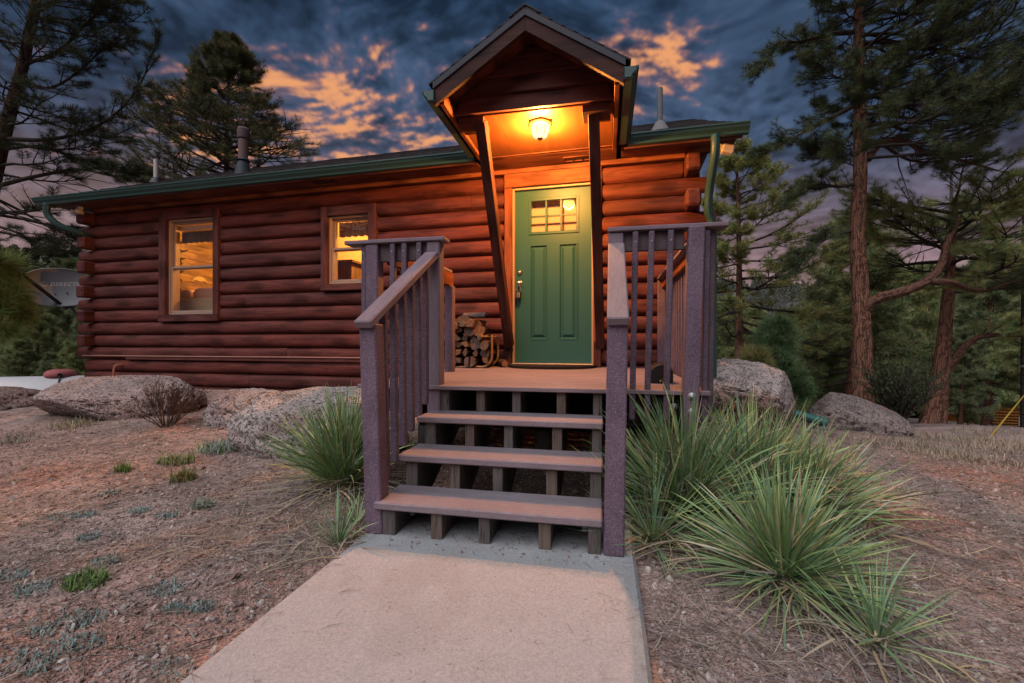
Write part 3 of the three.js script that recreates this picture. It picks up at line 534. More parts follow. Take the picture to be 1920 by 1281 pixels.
// interior: pine boards, plaster, floor, ceiling; lit by ceiling bulbs that the photograph shows only through what they light
{
  for (let i = 0; i < 17; i++) part('pine_board', box(-7.755, 0.68 + i * 0.14, -3.6, -7.735, 0.68 + i * 0.14 + 0.136, -0.16, 0.004, 'z'), M.pine, cabin);
  part('interior_wall', box(-7.73, 0.68, -3.72, 0.87, 3.0, -3.62, 0.004), M.plaster, cabin);
  part('interior_wall', box(-4.36, 2.18, -3.61, -4.3, 3.0, -0.9, 0.004), M.plaster, cabin);
  for (let i = 0; i < 10; i++) part('pine_board', box(-4.365, 0.68 + i * 0.15, -3.61, -4.3, 0.68 + i * 0.15 + 0.147, -0.9, 0.004, 'z'), M.pine, cabin);
  part('interior_floor', box(-7.73, 0.6, -3.62, 0.87, 0.68, -0.16, 0.004), M.pine, cabin);
  part('interior_ceiling', box(-7.73, 2.99, -3.62, 0.87, 3.03, -0.16, 0.004), M.plaster, cabin);
  part('interior_wall', box(-2.2, 0.68, -3.61, -2.1, 3.0, -0.16, 0.004), M.plaster, cabin);
  for (const [x, z, I] of [[-5.6, -1.7, 7.5], [-3.3, -1.8, 6.5], [-0.6, -1.5, 5]]) {
    part('ceiling_bulb', new THREE.SphereGeometry(0.06, 20, 12).translate(x, 2.86, z), mat([1, 0.9, 0.7], 0.5, { emissive: new THREE.Color(1, 0.62, 0.25), emissiveIntensity: 6 }), cabin);
    part('bulb_holder', new THREE.CylinderGeometry(0.03, 0.05, 0.07, 16).translate(x, 2.952, z), M.vinyl, cabin);
    const l = new THREE.PointLight(new THREE.Color(1, 0.47, 0.12), I * 3.3, 0, 2); l.position.set(x, 2.86, z); l.castShadow = true; l.shadow.radius = 3; cabin.add(l); l.name = 'ceiling_bulb_lamp';
  }
  // what the windows show: pleated valances, a leather sofa, leaves and an ornament on the pine wall, a cupboard
  const pleat = (x0, x1, y0, y1, z, n, m, seed) => { const r = rng(seed), P = new THREE.PlaneGeometry(x1 - x0, y1 - y0, n * 6, 6), p = P.attributes.position; for (let i = 0; i < p.count; i++) { const u = (p.getX(i) / (x1 - x0) + 0.5) * n; p.setZ(i, 0.018 * Math.sin(u * Math.PI * 2) * (0.5 + 0.5 * (0.5 - p.getY(i) / (y1 - y0)))); if (p.getY(i) < -(y1 - y0) * 0.4) p.setY(i, p.getY(i) - 0.012 * Math.abs(Math.sin(u * Math.PI))); } P.translate((x0 + x1) / 2, (y0 + y1) / 2, z); P.computeVertexNormals(); return P; };
  const v1 = inCabin('window_valance', 'dark brown pleated valance in the taller lit window', 'valance'); part('valance_cloth', pleat(-6.27, -5.44, 2.44, 2.6, -0.2, 8, mat([0.13, 0.075, 0.04], 0.9, { side: THREE.DoubleSide }), 3), mat([0.13, 0.075, 0.04], 0.9, { side: THREE.DoubleSide }), v1); part('roller_blind', limb([V(-6.27, 2.655, -0.2), V(-5.44, 2.655, -0.2)], [0.035, 0.035], 12), M.vinyl, v1);
  const lace = tex(128, 64, (u, v) => { const d = pn(u, v, 24, 14, 7); return v > 0.55 - 0.2 * pn(u, 0.5, 9, 1, 3) ? mix3([0.75, 0.7, 0.68], [0.45, 0.3, 0.24], sstep(d, 0.45, 0.6)) : [0.42, 0.2, 0.09]; }, false);
  const v2 = inCabin('window_valance', 'valance with pale lace border in the smaller lit window', 'valance'); part('valance_cloth', pleat(-3.57, -2.99, 2.38, 2.57, -0.2, 6, null, 5), mat([0.9, 0.9, 0.9], 0.9, { side: THREE.DoubleSide, map: lace }), v2);
  const sofa = inCabin('sofa', 'sofa with brown leather cushions behind the taller lit window', 'sofa'), leather = mat([0.42, 0.22, 0.15], 0.4), fabric = mat([0.36, 0.26, 0.16], 0.85);
  part('sofa_back', cbox(1.9, 0.85, 0.16, 0.03).translate(-6.3, 1.2, -0.42), fabric, sofa); part('sofa_seat', cbox(1.9, 0.4, 0.8, 0.04).translate(-6.3, 0.9, -0.85), fabric, sofa);
  for (const [x, w] of [[-6.62, 0.5], [-6.02, 0.62]]) { const g = new THREE.SphereGeometry(1, 24, 16); const p = g.attributes.position; for (let i = 0; i < p.count; i++) { const q = [p.getX(i), p.getY(i), p.getZ(i)].map((v) => Math.sign(v) * Math.pow(Math.abs(v), 0.55)); p.setXYZ(i, q[0] * w / 2, q[1] * 0.11 * (1 + 0.08 * Math.sin(q[0] * 9)), q[2] * 0.13); } g.computeVertexNormals(); part('cushion', g.translate(x, 1.68, -0.5), leather, sofa); }
  const vine = inCabin('leaf_garland', 'trailing green leaves hanging inside the taller lit window', 'houseplant'), vr = rng(8), lf = mat([0.42, 0.42, 0.12], 0.7, { side: THREE.DoubleSide }); for (let i = 0; i < 26; i++) { const s = new THREE.Shape(); s.moveTo(0, 0); s.quadraticCurveTo(0.035, 0.06, 0, 0.15); s.quadraticCurveTo(-0.035, 0.06, 0, 0); part('leaf', new THREE.ShapeGeometry(s, 6).rotateZ(rr(vr, -2.6, -0.5)).rotateY(rr(vr, -0.6, 0.6)).translate(-6.5 - rr(vr, 0, 0.12), 1.72 + i * 0.031, -0.33 + rr(vr, -0.05, 0.05)), lf, vine); } part('stem', tube([V(-6.56, 1.65, -0.33), V(-6.52, 2.0, -0.34), V(-6.56, 2.5, -0.32)], 0.006, 12, 6), lf, vine);
  const orn = inCabin('wall_ornament', 'pale fan-shaped ornament on the pine wall seen through the taller window', 'wall ornament'), gold = mat([0.75, 0.6, 0.3], 0.6); for (let i = 0; i < 9; i++) { const a = (i - 4) * 0.33; part('ornament_petal', limb([V(0, 0, 0), V(0.008, Math.cos(a) * 0.09, Math.sin(a) * 0.12), V(0.02, Math.cos(a) * 0.14 - 0.05 * Math.abs(a), Math.sin(a) * 0.24)], [0.03, 0.024, 0.006], 6).scale(0.4, 0.75, 0.75).translate(-7.71, 2.12, -1.75), gold, orn); }
  const cup = inCabin('cupboard', 'brown cupboard seen through the smaller lit window', 'cupboard'), cw = wood([0.3, 0.16, 0.06], 0.6); part('cupboard_body', box(-4.29, 0.69, -1.5, -4.0, 2.2, -1.12, 0.01), cw, cup); part('cupboard_top', box(-4.295, 2.201, -1.56, -3.94, 2.245, -1.06, 0.008), cw, cup);
  part('door_blind', box(-1.02, 0.72, -0.2, -0.2, 2.72, -0.19, 0.002), mat([0.72, 0.5, 0.4], 0.9), cabin);
}
// ------------------------------------------------------------------ gabled porch roof, built in its own straight axes
const porch = grp('porch_roof', cabin);
porch.matrixAutoUpdate = false; porch.matrix.copy(cabin.matrixWorld.clone().invert()); porch.matrix.decompose(porch.position, porch.quaternion, porch.scale); porch.matrixAutoUpdate = true;
{
  const cx = -0.634, half = 0.766, zF = 1.66, yE = 3.075, sl = 0.645, apex = yE + half * sl, ceilY = 2.992, zG = 1.32;
  // barge boards with a plumb cut, drip edge above
  for (const s of [-1, 1]) {
    const b = extrude(poly([[0, apex - 0.005], [half * s, yE - 0.005], [half * s, yE - 0.135], [0, apex - 0.115]].map(([x, y]) => [x + cx + s * 0.0015, y])), 0.035, 0.002).translate(0, 0, zF - 0.04); part('barge_board', boxUV(b, 'x', [R0(), R0()]), M.barge, porch);
    const e = extrude(poly([[0, apex + 0.002], [(half + 0.015) * s, yE + 0.002 - 0.015 * sl], [(half + 0.015) * s, yE + 0.052 - 0.015 * sl], [0, apex + 0.055]].map(([x, y]) => [x + cx + s * 0.001, y])), 0.03, 0.001).translate(0, 0, zF - 0.02); part('drip_edge', boxUV(e), M.dripEdge, porch);
    // roof deck
    const dk = extrude(poly([[0, apex], [half * s, yE], [half * s, yE + 0.022], [0, apex + 0.022]].map(([x, y]) => [x + cx, y])), zF - 0.04 + 1.9, 0).translate(0, 0, -1.9); part('roof_deck', boxUV(dk, 'z'), M.soffit, porch);
    // shingle courses, each a little proud of the one above it
    const n = 8, ang = Math.atan(sl) * -s, L = (half + 0.03) / Math.cos(Math.atan(sl)), st = L / n;
    for (let i = 0; i < n; i++) {
      const g = new THREE.BoxGeometry(st * 1.3, 0.012, zF + 0.012 + 1.9).toNonIndexed(), dist = (half + 0.03) - (i + 0.42) * st * Math.cos(ang);
      g.rotateZ(ang * 0.93); g.translate(cx + s * dist, apex + 0.064 - dist * sl, (zF + 0.012 - 1.9) / 2);
      const t = 0.85 + 0.3 * R0(); part('shingle_course', boxUV(tint(g, () => [0.12 * t, 0.12 * t, 0.135 * t]), 'z'), M.shingle, porch);
    }
    // side beams, eave soffit strip, gutter
    const sx = cx + s * (half - 0.045); part('side_beam', box(sx - 0.02, 2.955, 0.36, sx + 0.02, yE - 0.006, zF - 0.045, 0.003, 'z'), M.trimWarm, porch);
    const gg = gutterGeo(zF + 0.02 - 0.5); const gm = new THREE.Matrix4().makeBasis(V(s, 0, 0), V(0, 1, 0), V(0, 0, 1)).setPosition(cx + s * (half + 0.003), yE - 0.115, 0.5); gg.applyMatrix4(gm); if (s < 0) { const p = gg.attributes.position; for (let i = 0; i < p.count; i += 3) { const a = [p.getX(i + 1), p.getY(i + 1), p.getZ(i + 1)]; p.setXYZ(i + 1, p.getX(i + 2), p.getY(i + 2), p.getZ(i + 2)); p.setXYZ(i + 2, ...a); } gg.computeVertexNormals(); }
    part('gutter', boxUV(gg, 'z'), M.gutter, porch);
  }
  part('ridge_cap', (() => { const g = extrude(poly([[cx - 0.13, apex + 0.064 - 0.13 * sl + 0.012], [cx, apex + 0.076], [cx + 0.13, apex + 0.064 - 0.13 * sl + 0.012], [cx + 0.13, apex + 0.064 - 0.13 * sl + 0.022], [cx, apex + 0.088], [cx - 0.13, apex + 0.064 - 0.13 * sl + 0.022]]), zF + 0.02 + 1.9, 0).translate(0, 0, -1.9); return boxUV(tint(g.toNonIndexed(), () => [0.12, 0.12, 0.135]), 'z'); })(), M.shingle, porch);
  // recessed gable wall of lapped boards
  let y = ceilY; const top = apex - 0.01; let i = 0;
  while (y < top - 0.05) {
    const h = i === 0 ? 0.15 : 0.155, y2 = Math.min(y + h, top - 0.02), wa = Math.min(half - 0.07, (apex - y) / sl - 0.012), wb = Math.max(0.01, Math.min(half - 0.07, (apex - y2) / sl - 0.012));
    const g = extrude(poly([[cx - wa, y], [cx + wa, y], [cx + wb, y2 - 0.004], [cx - wb, y2 - 0.004]]), 0.03, 0.003).translate(0, 0, zG - 0.03); { const p = g.attributes.position; for (let k = 0; k < p.count; k++) p.setZ(k, p.getZ(k) + 0.035 * clamp((y2 - p.getY(k)) / h, 0, 1)); g.computeVertexNormals(); } part('siding_board', boxUV(g, 'x', [R0() * 3, R0()]), M.siding, porch); y = y2; i++;
  }
  part('ceiling_panel', box(cx - half + 0.07, ceilY, 0.36, -0.98, ceilY + 0.012, zG - 0.034, 0.001, 'z'), M.ceiling, porch);
  part('ceiling_panel', box(-0.976, ceilY, 0.36, cx + half - 0.07, ceilY + 0.012, zG - 0.034, 0.001, 'z'), M.ceiling, porch);
  part('ceiling_panel', box(cx - half + 0.02, ceilY - 0.002, -0.04, cx + half - 0.02, ceilY + 0.01, 0.352, 0.001), M.trimWarm, porch);
  // header beams over the struts, and the struts
  for (const x of [-1.2, -0.08]) { part('strut_block', box(x - 0.12, 2.93, 1.08, x + 0.12, 2.99, 1.3, 0.004), M.timber, porch); }
  part('strut', beam(V(-1.105, 0.9, 0.07), V(-1.118, 2.975, 1.24), 0.095, 0.12), M.timber, porch);
  part('strut', beam(V(-0.062, 0.9, 0.07), V(-0.105, 2.975, 1.2), 0.095, 0.12), M.timber, porch);
  const bolt = (x, y, z) => part('bolt', new THREE.LatheGeometry([[0, 0.012], [0.012, 0.01], [0.014, 0.004], [0.022, 0.003], [0.022, 0]].map((p) => new THREE.Vector2(...p)), 10).rotateX(Math.PI / 2).translate(x, y, z), M.brass, porch);
  bolt(-1.105, 1.07, 0.2); bolt(-0.06, 1.07, 0.2); bolt(-1.118, 2.83, 1.21); bolt(-0.1, 2.83, 1.17);
}
// porch ceiling lamp
{
  const x = -0.6, z = 1.05, lamp = thing('porch_lamp', 'glowing fluted glass ceiling lamp with hexagonal cap under the porch roof', 'ceiling lamp', [x, 2.99, z], 0.2); lamp.scale.setScalar(0.82);
  part('lamp_cap', new THREE.LatheGeometry([[0, 0], [0.145, 0], [0.145, -0.012], [0.105, -0.05], [0.0, -0.05]].map((p) => new THREE.Vector2(...p)), 6).toNonIndexed(), mat([0.42, 0.28, 0.13], 0.4, { metalness: 0.8 }), lamp);
  const pos = [], idx = [], N = 72, K = 14; // six lobes
  for (let k = 0; k <= K; k++) { const t = k / K, y = -0.05 - 0.125 * t, r0 = 0.108 * Math.sqrt(Math.max(0, 1 - Math.pow(t, 2.6) * 0.9)); for (let i = 0; i <= N; i++) { const a = i / N * Math.PI * 2, r = r0 * (0.9 + 0.1 * Math.sqrt(Math.abs(Math.sin(a * 3)))); pos.push(Math.cos(a) * r, y, Math.sin(a) * r); if (k && i) { const q = k * (N + 1) + i, p = q - N - 1; idx.push(p - 1, p, q, p - 1, q, q - 1); } } }
  const g = new THREE.BufferGeometry(); g.setAttribute('position', new THREE.Float32BufferAttribute(pos, 3)); g.setIndex(idx); g.computeVertexNormals();
  part('lamp_glass', g, mat([1, 0.95, 0.85], 0.3, { emissive: new THREE.Color(1, 0.80, 0.5), emissiveIntensity: 1.45, side: THREE.DoubleSide }), lamp);
  for (let i = 0; i < 6; i++) { const a = i / 6 * Math.PI * 2, P = []; for (let k = 0; k <= 6; k++) { const t = k / 6, r = 0.108 * Math.sqrt(Math.max(0, 1 - Math.pow(t, 2.6) * 0.9)) * 0.92 + 0.003; P.push(V(Math.cos(a) * r, -0.05 - 0.125 * t, Math.sin(a) * r)); } part('lamp_rib', limb(P, P.map(() => 0.0042), 5), M.black, lamp); }
  part('finial', new THREE.LatheGeometry([[0, -0.205], [0.008, -0.2], [0.014, -0.19], [0.01, -0.182], [0.036, -0.178], [0.036, -0.172], [0, -0.17]].map((p) => new THREE.Vector2(...p)), 16), M.brass, lamp);
  const l = new THREE.PointLight(new THREE.Color(1, 0.39, 0.075), 42, 0, 2); l.position.set(0, -0.11, 0); l.castShadow = true; l.shadow.radius = 4; lamp.add(l); l.name = 'porch_lamp_light';
}
// ------------------------------------------------------------------ porch deck
const DECK = 0.664;
{
  const d = thing('porch_deck', 'low porch deck of pinkish composite boards in front of the door', 'deck', [0, 0, 0]);
  const x0 = -1.66, x1 = 0.6; let z = 2.425, i = 0; const r = rng(12);
  while (z > 0.06) { // boards run along the wall; the front one is the nosing over the stairs
    const zb = Math.max(z - 0.138, 0.045);
    part('deck_board', box(x0 + rr(r, -0.004, 0.004), DECK - 0.027, zb, x1 + rr(r, -0.004, 0.004), DECK + rr(r, -0.0012, 0.0012), z, 0.004), M.deck, d); z = zb - 0.006; i++;
  }
  for (const [a, b] of [[x0, x1]]) part('rim_joist', box(a + 0.02, DECK - 0.235, 2.0, b - 0.02, DECK - 0.03, 2.04, 0.004), M.agedShaded, d);
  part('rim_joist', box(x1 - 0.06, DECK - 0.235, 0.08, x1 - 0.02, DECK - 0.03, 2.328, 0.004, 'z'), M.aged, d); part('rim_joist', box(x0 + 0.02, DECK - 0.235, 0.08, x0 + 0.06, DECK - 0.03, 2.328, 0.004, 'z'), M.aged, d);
  for (const x of [-1.3, -0.93, -0.42, -0.16]) part('joist', box(x - 0.02, DECK - 0.22, 0.08, x + 0.02, DECK - 0.03, 1.998, 0.003, 'z'), M.agedShaded, d);
  part('beam', box(x0 + 0.1, DECK - 0.42, 1.55, x1 - 0.1, DECK - 0.24, 1.64, 0.004), M.agedShaded, d);
  for (const x of [-1.5, -0.5, 0.42]) part('pier', box(x - 0.06, -0.2, 1.54, x + 0.06, DECK - 0.421, 1.65, 0.006, 'y'), M.aged, d);
}
// ------------------------------------------------------------------ stairs: sawtooth stringers, two boards to a tread
{
  const s = thing('porch_stairs', 'open wooden stairs with two-board treads climbing from the concrete path to the deck', 'stairs', [0, 0, 0]);
  const RISE = 0.166, GO = 0.268, zT = [3.195, 2.925, 2.655], r = rng(3);
  zT.forEach((z, i) => {
    const y = RISE * (i + 1), x0 = -1.118 - 0.005 * i, x1 = -0.016;
    part('tread_board', box(x0, y - 0.037, z - 0.142, x1, y, z, 0.006), [M.compTop, M.compTop, M.compTop][i], s).userData.label = 'pinkish front tread board';
    part('tread_board', box(x0 + 0.003, y - 0.036, z - 0.288, x1 - 0.002, y - 0.001, z - 0.147, 0.005), M.compBack, s).userData.label = 'greyer rear tread board';
  });
  for (const [x, w, m] of [[-1.05, 0.062, 0], [-0.80, 0.05, 1], [-0.562, 0.048, 0], [-0.275, 0.05, 1], [-0.05, 0.05, 0]]) {
    const P = [[3.165, 0.0]]; zT.forEach((z, i) => { const y = RISE * (i + 1) - 0.037; P.push([z - 0.03, y], [zT[i + 1] !== undefined ? zT[i + 1] - 0.03 : 2.385, y]); }); P.push([2.385, DECK - 0.03], [2.045, DECK - 0.03], [2.045, 0.4], [2.86, 0.0]);
    const g = extrude(poly(P.map(([z, y]) => [-z, y])), w, 0.003); g.rotateY(Math.PI / 2); g.translate(x - w / 2, 0, 0);
    part('stringer', boxUV(g, 'y', [R0() * 5, R0() * 5]), m ? M.agedWarm : M.aged, s);
  }
  for (const [x, y, z] of [[-1.0, 0.06, 2.98], [-0.1, 0.05, 2.98]]) part('bracket', cbox(0.03, 0.05, 0.05, 0.004).translate(x, y, z), M.steel, s);
}
// ------------------------------------------------------------------ railings
const leanBox = (xb, xt, yb, yt, z, w, d) => { const g = cbox(w, yt - yb, d, 0.006, 'y'), p = g.attributes.position; for (let i = 0; i < p.count; i++) p.setX(i, p.getX(i) + lerp(xb, xt, (p.getY(i) + (yt - yb) / 2) / (yt - yb))); g.translate(0, (yb + yt) / 2, z); g.computeVertexNormals(); return g; };
const screwGeo = new THREE.CylinderGeometry(0.0045, 0.0045, 0.004, 8).rotateX(Math.PI / 2);
const boltGeo = new THREE.LatheGeometry([[0, 0.014], [0.011, 0.013], [0.013, 0.006], [0.024, 0.004], [0.024, 0]].map((p) => new THREE.Vector2(...p)), 14).rotateX(Math.PI / 2);
{
  const L = thing('stair_railing', 'sloping stair railing with six balusters and a speckled newel post, on the firewood side', 'railing', [0, 0, 0]);
  part('newel_post', leanBox(-1.128, -1.163, 0.0, 1.042, 3.13, 0.09, 0.09), M.compPost, L);
  part('newel_post', leanBox(-1.118, -1.122, 0.45, 1.618, 2.36, 0.09, 0.09), M.compRail, L);
  part('handrail', beam(V(-1.168, 1.035, 3.205), V(-1.128, 1.53, 2.405), 0.095, 0.042, 0.006), M.compRail, L);
  for (let i = 0; i < 6; i++) { const z = 3.03 - i * 0.105, t = (3.2 - z) / 0.8, top = 1.01 + 0.495 * t, bot = top - 0.86; part('baluster', leanBox(-1.135 + 0.0 * t, -1.158 + 0.03 * t, Math.max(0.02, bot - 0.03), top, z, 0.04, 0.036), M.compEdge, L); }
  const Rg = thing('stair_railing', 'sloping stair railing with a pale faded handrail, beside the large clump of yucca', 'railing', [0, 0, 0]);
  part('newel_post', leanBox(0.034, 0.052, 0.0, 1.046, 3.13, 0.09, 0.09), M.compPost, Rg);
  part('newel_post', leanBox(0.052, 0.06, 0.45, 1.618, 2.36, 0.09, 0.09), M.compRail, Rg);
  part('handrail', beam(V(0.052, 1.04, 3.205), V(0.062, 1.535, 2.405), 0.095, 0.042, 0.006), M.compTop, Rg);
  for (let i = 0; i < 6; i++) { const z = 3.03 - i * 0.105, t = (3.2 - z) / 0.8, top = 1.01 + 0.495 * t; part('baluster', leanBox(0.05, 0.06, Math.max(0.02, top - 0.89), top, z, 0.036, 0.036), M.compEdge, Rg); }
  for (const x of [0.045, 0.062]) part('screw', screwGeo.clone().rotateX(-1.0).translate(x, 1.09, 3.15), M.black, Rg);
}
{
  const L = thing('deck_railing', 'porch railing with flat cap beside the firewood rack', 'railing', [0, 0, 0]);
  part('cap_rail', box(-1.765, 1.62, 2.3, -1.04, 1.647, 2.42, 0.005), M.compRail, L);
  part('sub_rail', box(-1.52, 1.5, 2.345, -1.165, 1.617, 2.375, 0.004), M.compDark, L);
  part('corner_post', leanBox(-1.56, -1.566, 0.45, 1.617, 2.365, 0.09, 0.09), M.compPost, L);
  for (const x of [-1.41, -1.325, -1.22]) { part('baluster', box(x - 0.018, 0.48, 2.38, x + 0.018, 1.615, 2.415, 0.004), M.compEdge, L); part('screw', screwGeo.clone().translate(x, 1.56, 2.417), M.steel, L); }
  part('baluster', box(-1.65, 0.48, 2.36, -1.616, 1.615, 2.395, 0.004), M.compEdge, L); part('screw', screwGeo.clone().translate(-1.633, 1.56, 2.397), M.steel, L);
  // side run back to an end post
  part('cap_rail', box(-1.6, 1.622, 1.02, -1.47, 1.648, 2.297, 0.005, 'z'), M.compRail, L);
  part('sub_rail', box(-1.5, 1.49, 1.02, -1.46, 1.616, 2.315, 0.004, 'z'), M.trimWarm, L);
  part('end_post', box(-1.515, 0.66, 1.04, -1.435, 1.488, 1.12, 0.005, 'y'), M.compPost, L);
  for (const z of [1.25, 1.4, 1.55, 1.7, 1.85, 2.0, 2.15]) part('baluster', box(-1.545, 0.48, z - 0.018, -1.508, 1.615, z + 0.018, 0.004), M.compEdge, L);
  const Rg = thing('deck_railing', 'porch railing with flat cap and bolted corner post in front of the pale boulder', 'railing', [0, 0, 0]);
  part('cap_rail', box(0.012, 1.622, 2.3, 0.698, 1.649, 2.42, 0.005), M.compRail, Rg);
  part('sub_rail', box(0.1, 1.505, 2.345, 0.46, 1.619, 2.375, 0.004), M.compDark, Rg);
  for (const [a, b] of [[0.155, 0.176], [0.24, 0.27], [0.35, 0.379]]) { part('baluster', leanBox(a, b, 0.48, 1.617, 2.4, 0.034, 0.036), M.compEdge, Rg); part('screw', screwGeo.clone().translate(b - 0.002, 1.555, 2.42), M.steel, Rg); }
  part('corner_post', leanBox(0.477, 0.515, 0.42, 1.62, 2.42, 0.088, 0.088), M.compPost, Rg);
  for (const y of [0.636, 0.545]) part('bolt', boltGeo.clone().translate(0.486, y, 2.464), M.steel, Rg);
  part('side_joist', box(0.13, 0.43, 2.33, 0.57, 0.634, 2.368, 0.004), M.agedShaded, Rg); part('bolt', boltGeo.clone().translate(0.40, 0.56, 2.37), M.steel, Rg);
  part('baluster', leanBox(0.565, 0.585, 0.47, 1.617, 2.38, 0.034, 0.034), M.compEdge, Rg); part('baluster', leanBox(0.605, 0.622, 0.47, 1.617, 2.34, 0.036, 0.036), M.compDark, Rg);
  part('cap_rail', box(0.545, 1.622, 0.1, 0.675, 1.648, 2.297, 0.005, 'z'), M.compRail, Rg);
  part('sub_rail', box(0.59, 1.53, 0.1, 0.622, 1.62, 2.3, 0.004, 'z'), M.trimWarm, Rg);
  for (let i = 0; i < 15; i++) { const z = 0.2 + i * 0.14; part('baluster', box(0.625, 0.48, z - 0.018, 0.66, 1.618, z + 0.018, 0.004), M.compEdge, Rg); }
  part('end_post', box(0.55, 0.665, 0.06, 0.63, 1.62, 0.14, 0.005, 'y'), M.compPost, Rg);
}
// ------------------------------------------------------------------ things on the porch
{
  const m = thing('doormat', 'dark brown half-round doormat at the foot of the green door', 'doormat', [-0.6, DECK, 0.13]);
  const s = new THREE.Shape(); s.moveTo(-0.5, 0); s.absellipse(0, 0, 0.5, 0.42, Math.PI, 2 * Math.PI, false); s.lineTo(-0.5, 0);
  const fib = scaled(T.soil, 3, 3);
  part('mat_pad', boxUV(extrude(s, 0.02, 0.004).rotateX(Math.PI / 2).scale(1, 1, -1).translate(0, 0.027, 0).rotateY(0)), mat([0.05, 0.034, 0.032], 0.95, { map: fib, bumpMap: fib, bumpScale: 0.006 }), m).geometry.computeVertexNormals();
  const rim = []; for (let i = 0; i <= 30; i++) { const a = Math.PI * i / 30; rim.push(V(Math.cos(a) * 0.49, 0.024, Math.sin(a) * 0.41)); }
  part('mat_rim', limb(rim, rim.map(() => 0.009), 6), mat([0.04, 0.028, 0.027], 0.8), m);
}
{
  const b = thing('boot_brush', 'black arched boot brush with bristly top on the deck behind the balusters', 'boot brush', [0.375, DECK + 0.001, 1.92]);
  const s = new THREE.Shape(); s.absarc(0, 0.055, 0.072, 0, Math.PI, false); s.lineTo(-0.072, 0); s.lineTo(-0.018, 0); s.absarc(0, 0.012, 0.018, Math.PI, 0, true); s.lineTo(0.018, 0); s.lineTo(0.072, 0); s.lineTo(0.072, 0.055);
  part('brush_body', extrude(s, 0.16, 0.004).translate(0, 0, -0.1), M.black, b);
  const r = rng(4), g = []; for (let i = 0; i < 420; i++) { const a = rr(r, 0.2, 2.94), z = rr(r, -0.09, 0.05), c = Math.cos(a), q = Math.sin(a); g.push(new THREE.ConeGeometry(0.0016, 0.022, 3, 1, true).translate(0, 0.008, 0).rotateZ(a - Math.PI / 2 + rr(r, -0.3, 0.3)).translate(c * 0.075, 0.055 + q * 0.075, z)); }
  part('bristles', merge(g), mat([0.2, 0.13, 0.07], 0.9), b, 'stuff');
}
{
  const l = thing('lockbox', 'small black key lockbox with number wheels hanging from the door knob', 'lockbox', [-1.008, 1.5, 0.0]);
  part('lock_body', cbox(0.062, 0.095, 0.04, 0.008), M.black, l);
  part('shackle', limb(smoothPath([V(-0.018, 0.04, 0), V(-0.018, 0.1, 0), V(0, 0.135, 0), V(0.018, 0.1, 0), V(0.018, 0.04, 0)], 16), Array(17).fill(0.004), 8), M.steel, l);
  part('wheel_window', cbox(0.028, 0.052, 0.004, 0.001).translate(0, 0, 0.021), M.vinyl, l);
  for (let i = 0; i < 4; i++) part('number_wheel', new THREE.CylinderGeometry(0.0055, 0.0055, 0.02, 12).rotateZ(Math.PI / 2).translate(0, -0.018 + i * 0.012, 0.021), M.black, l);
}
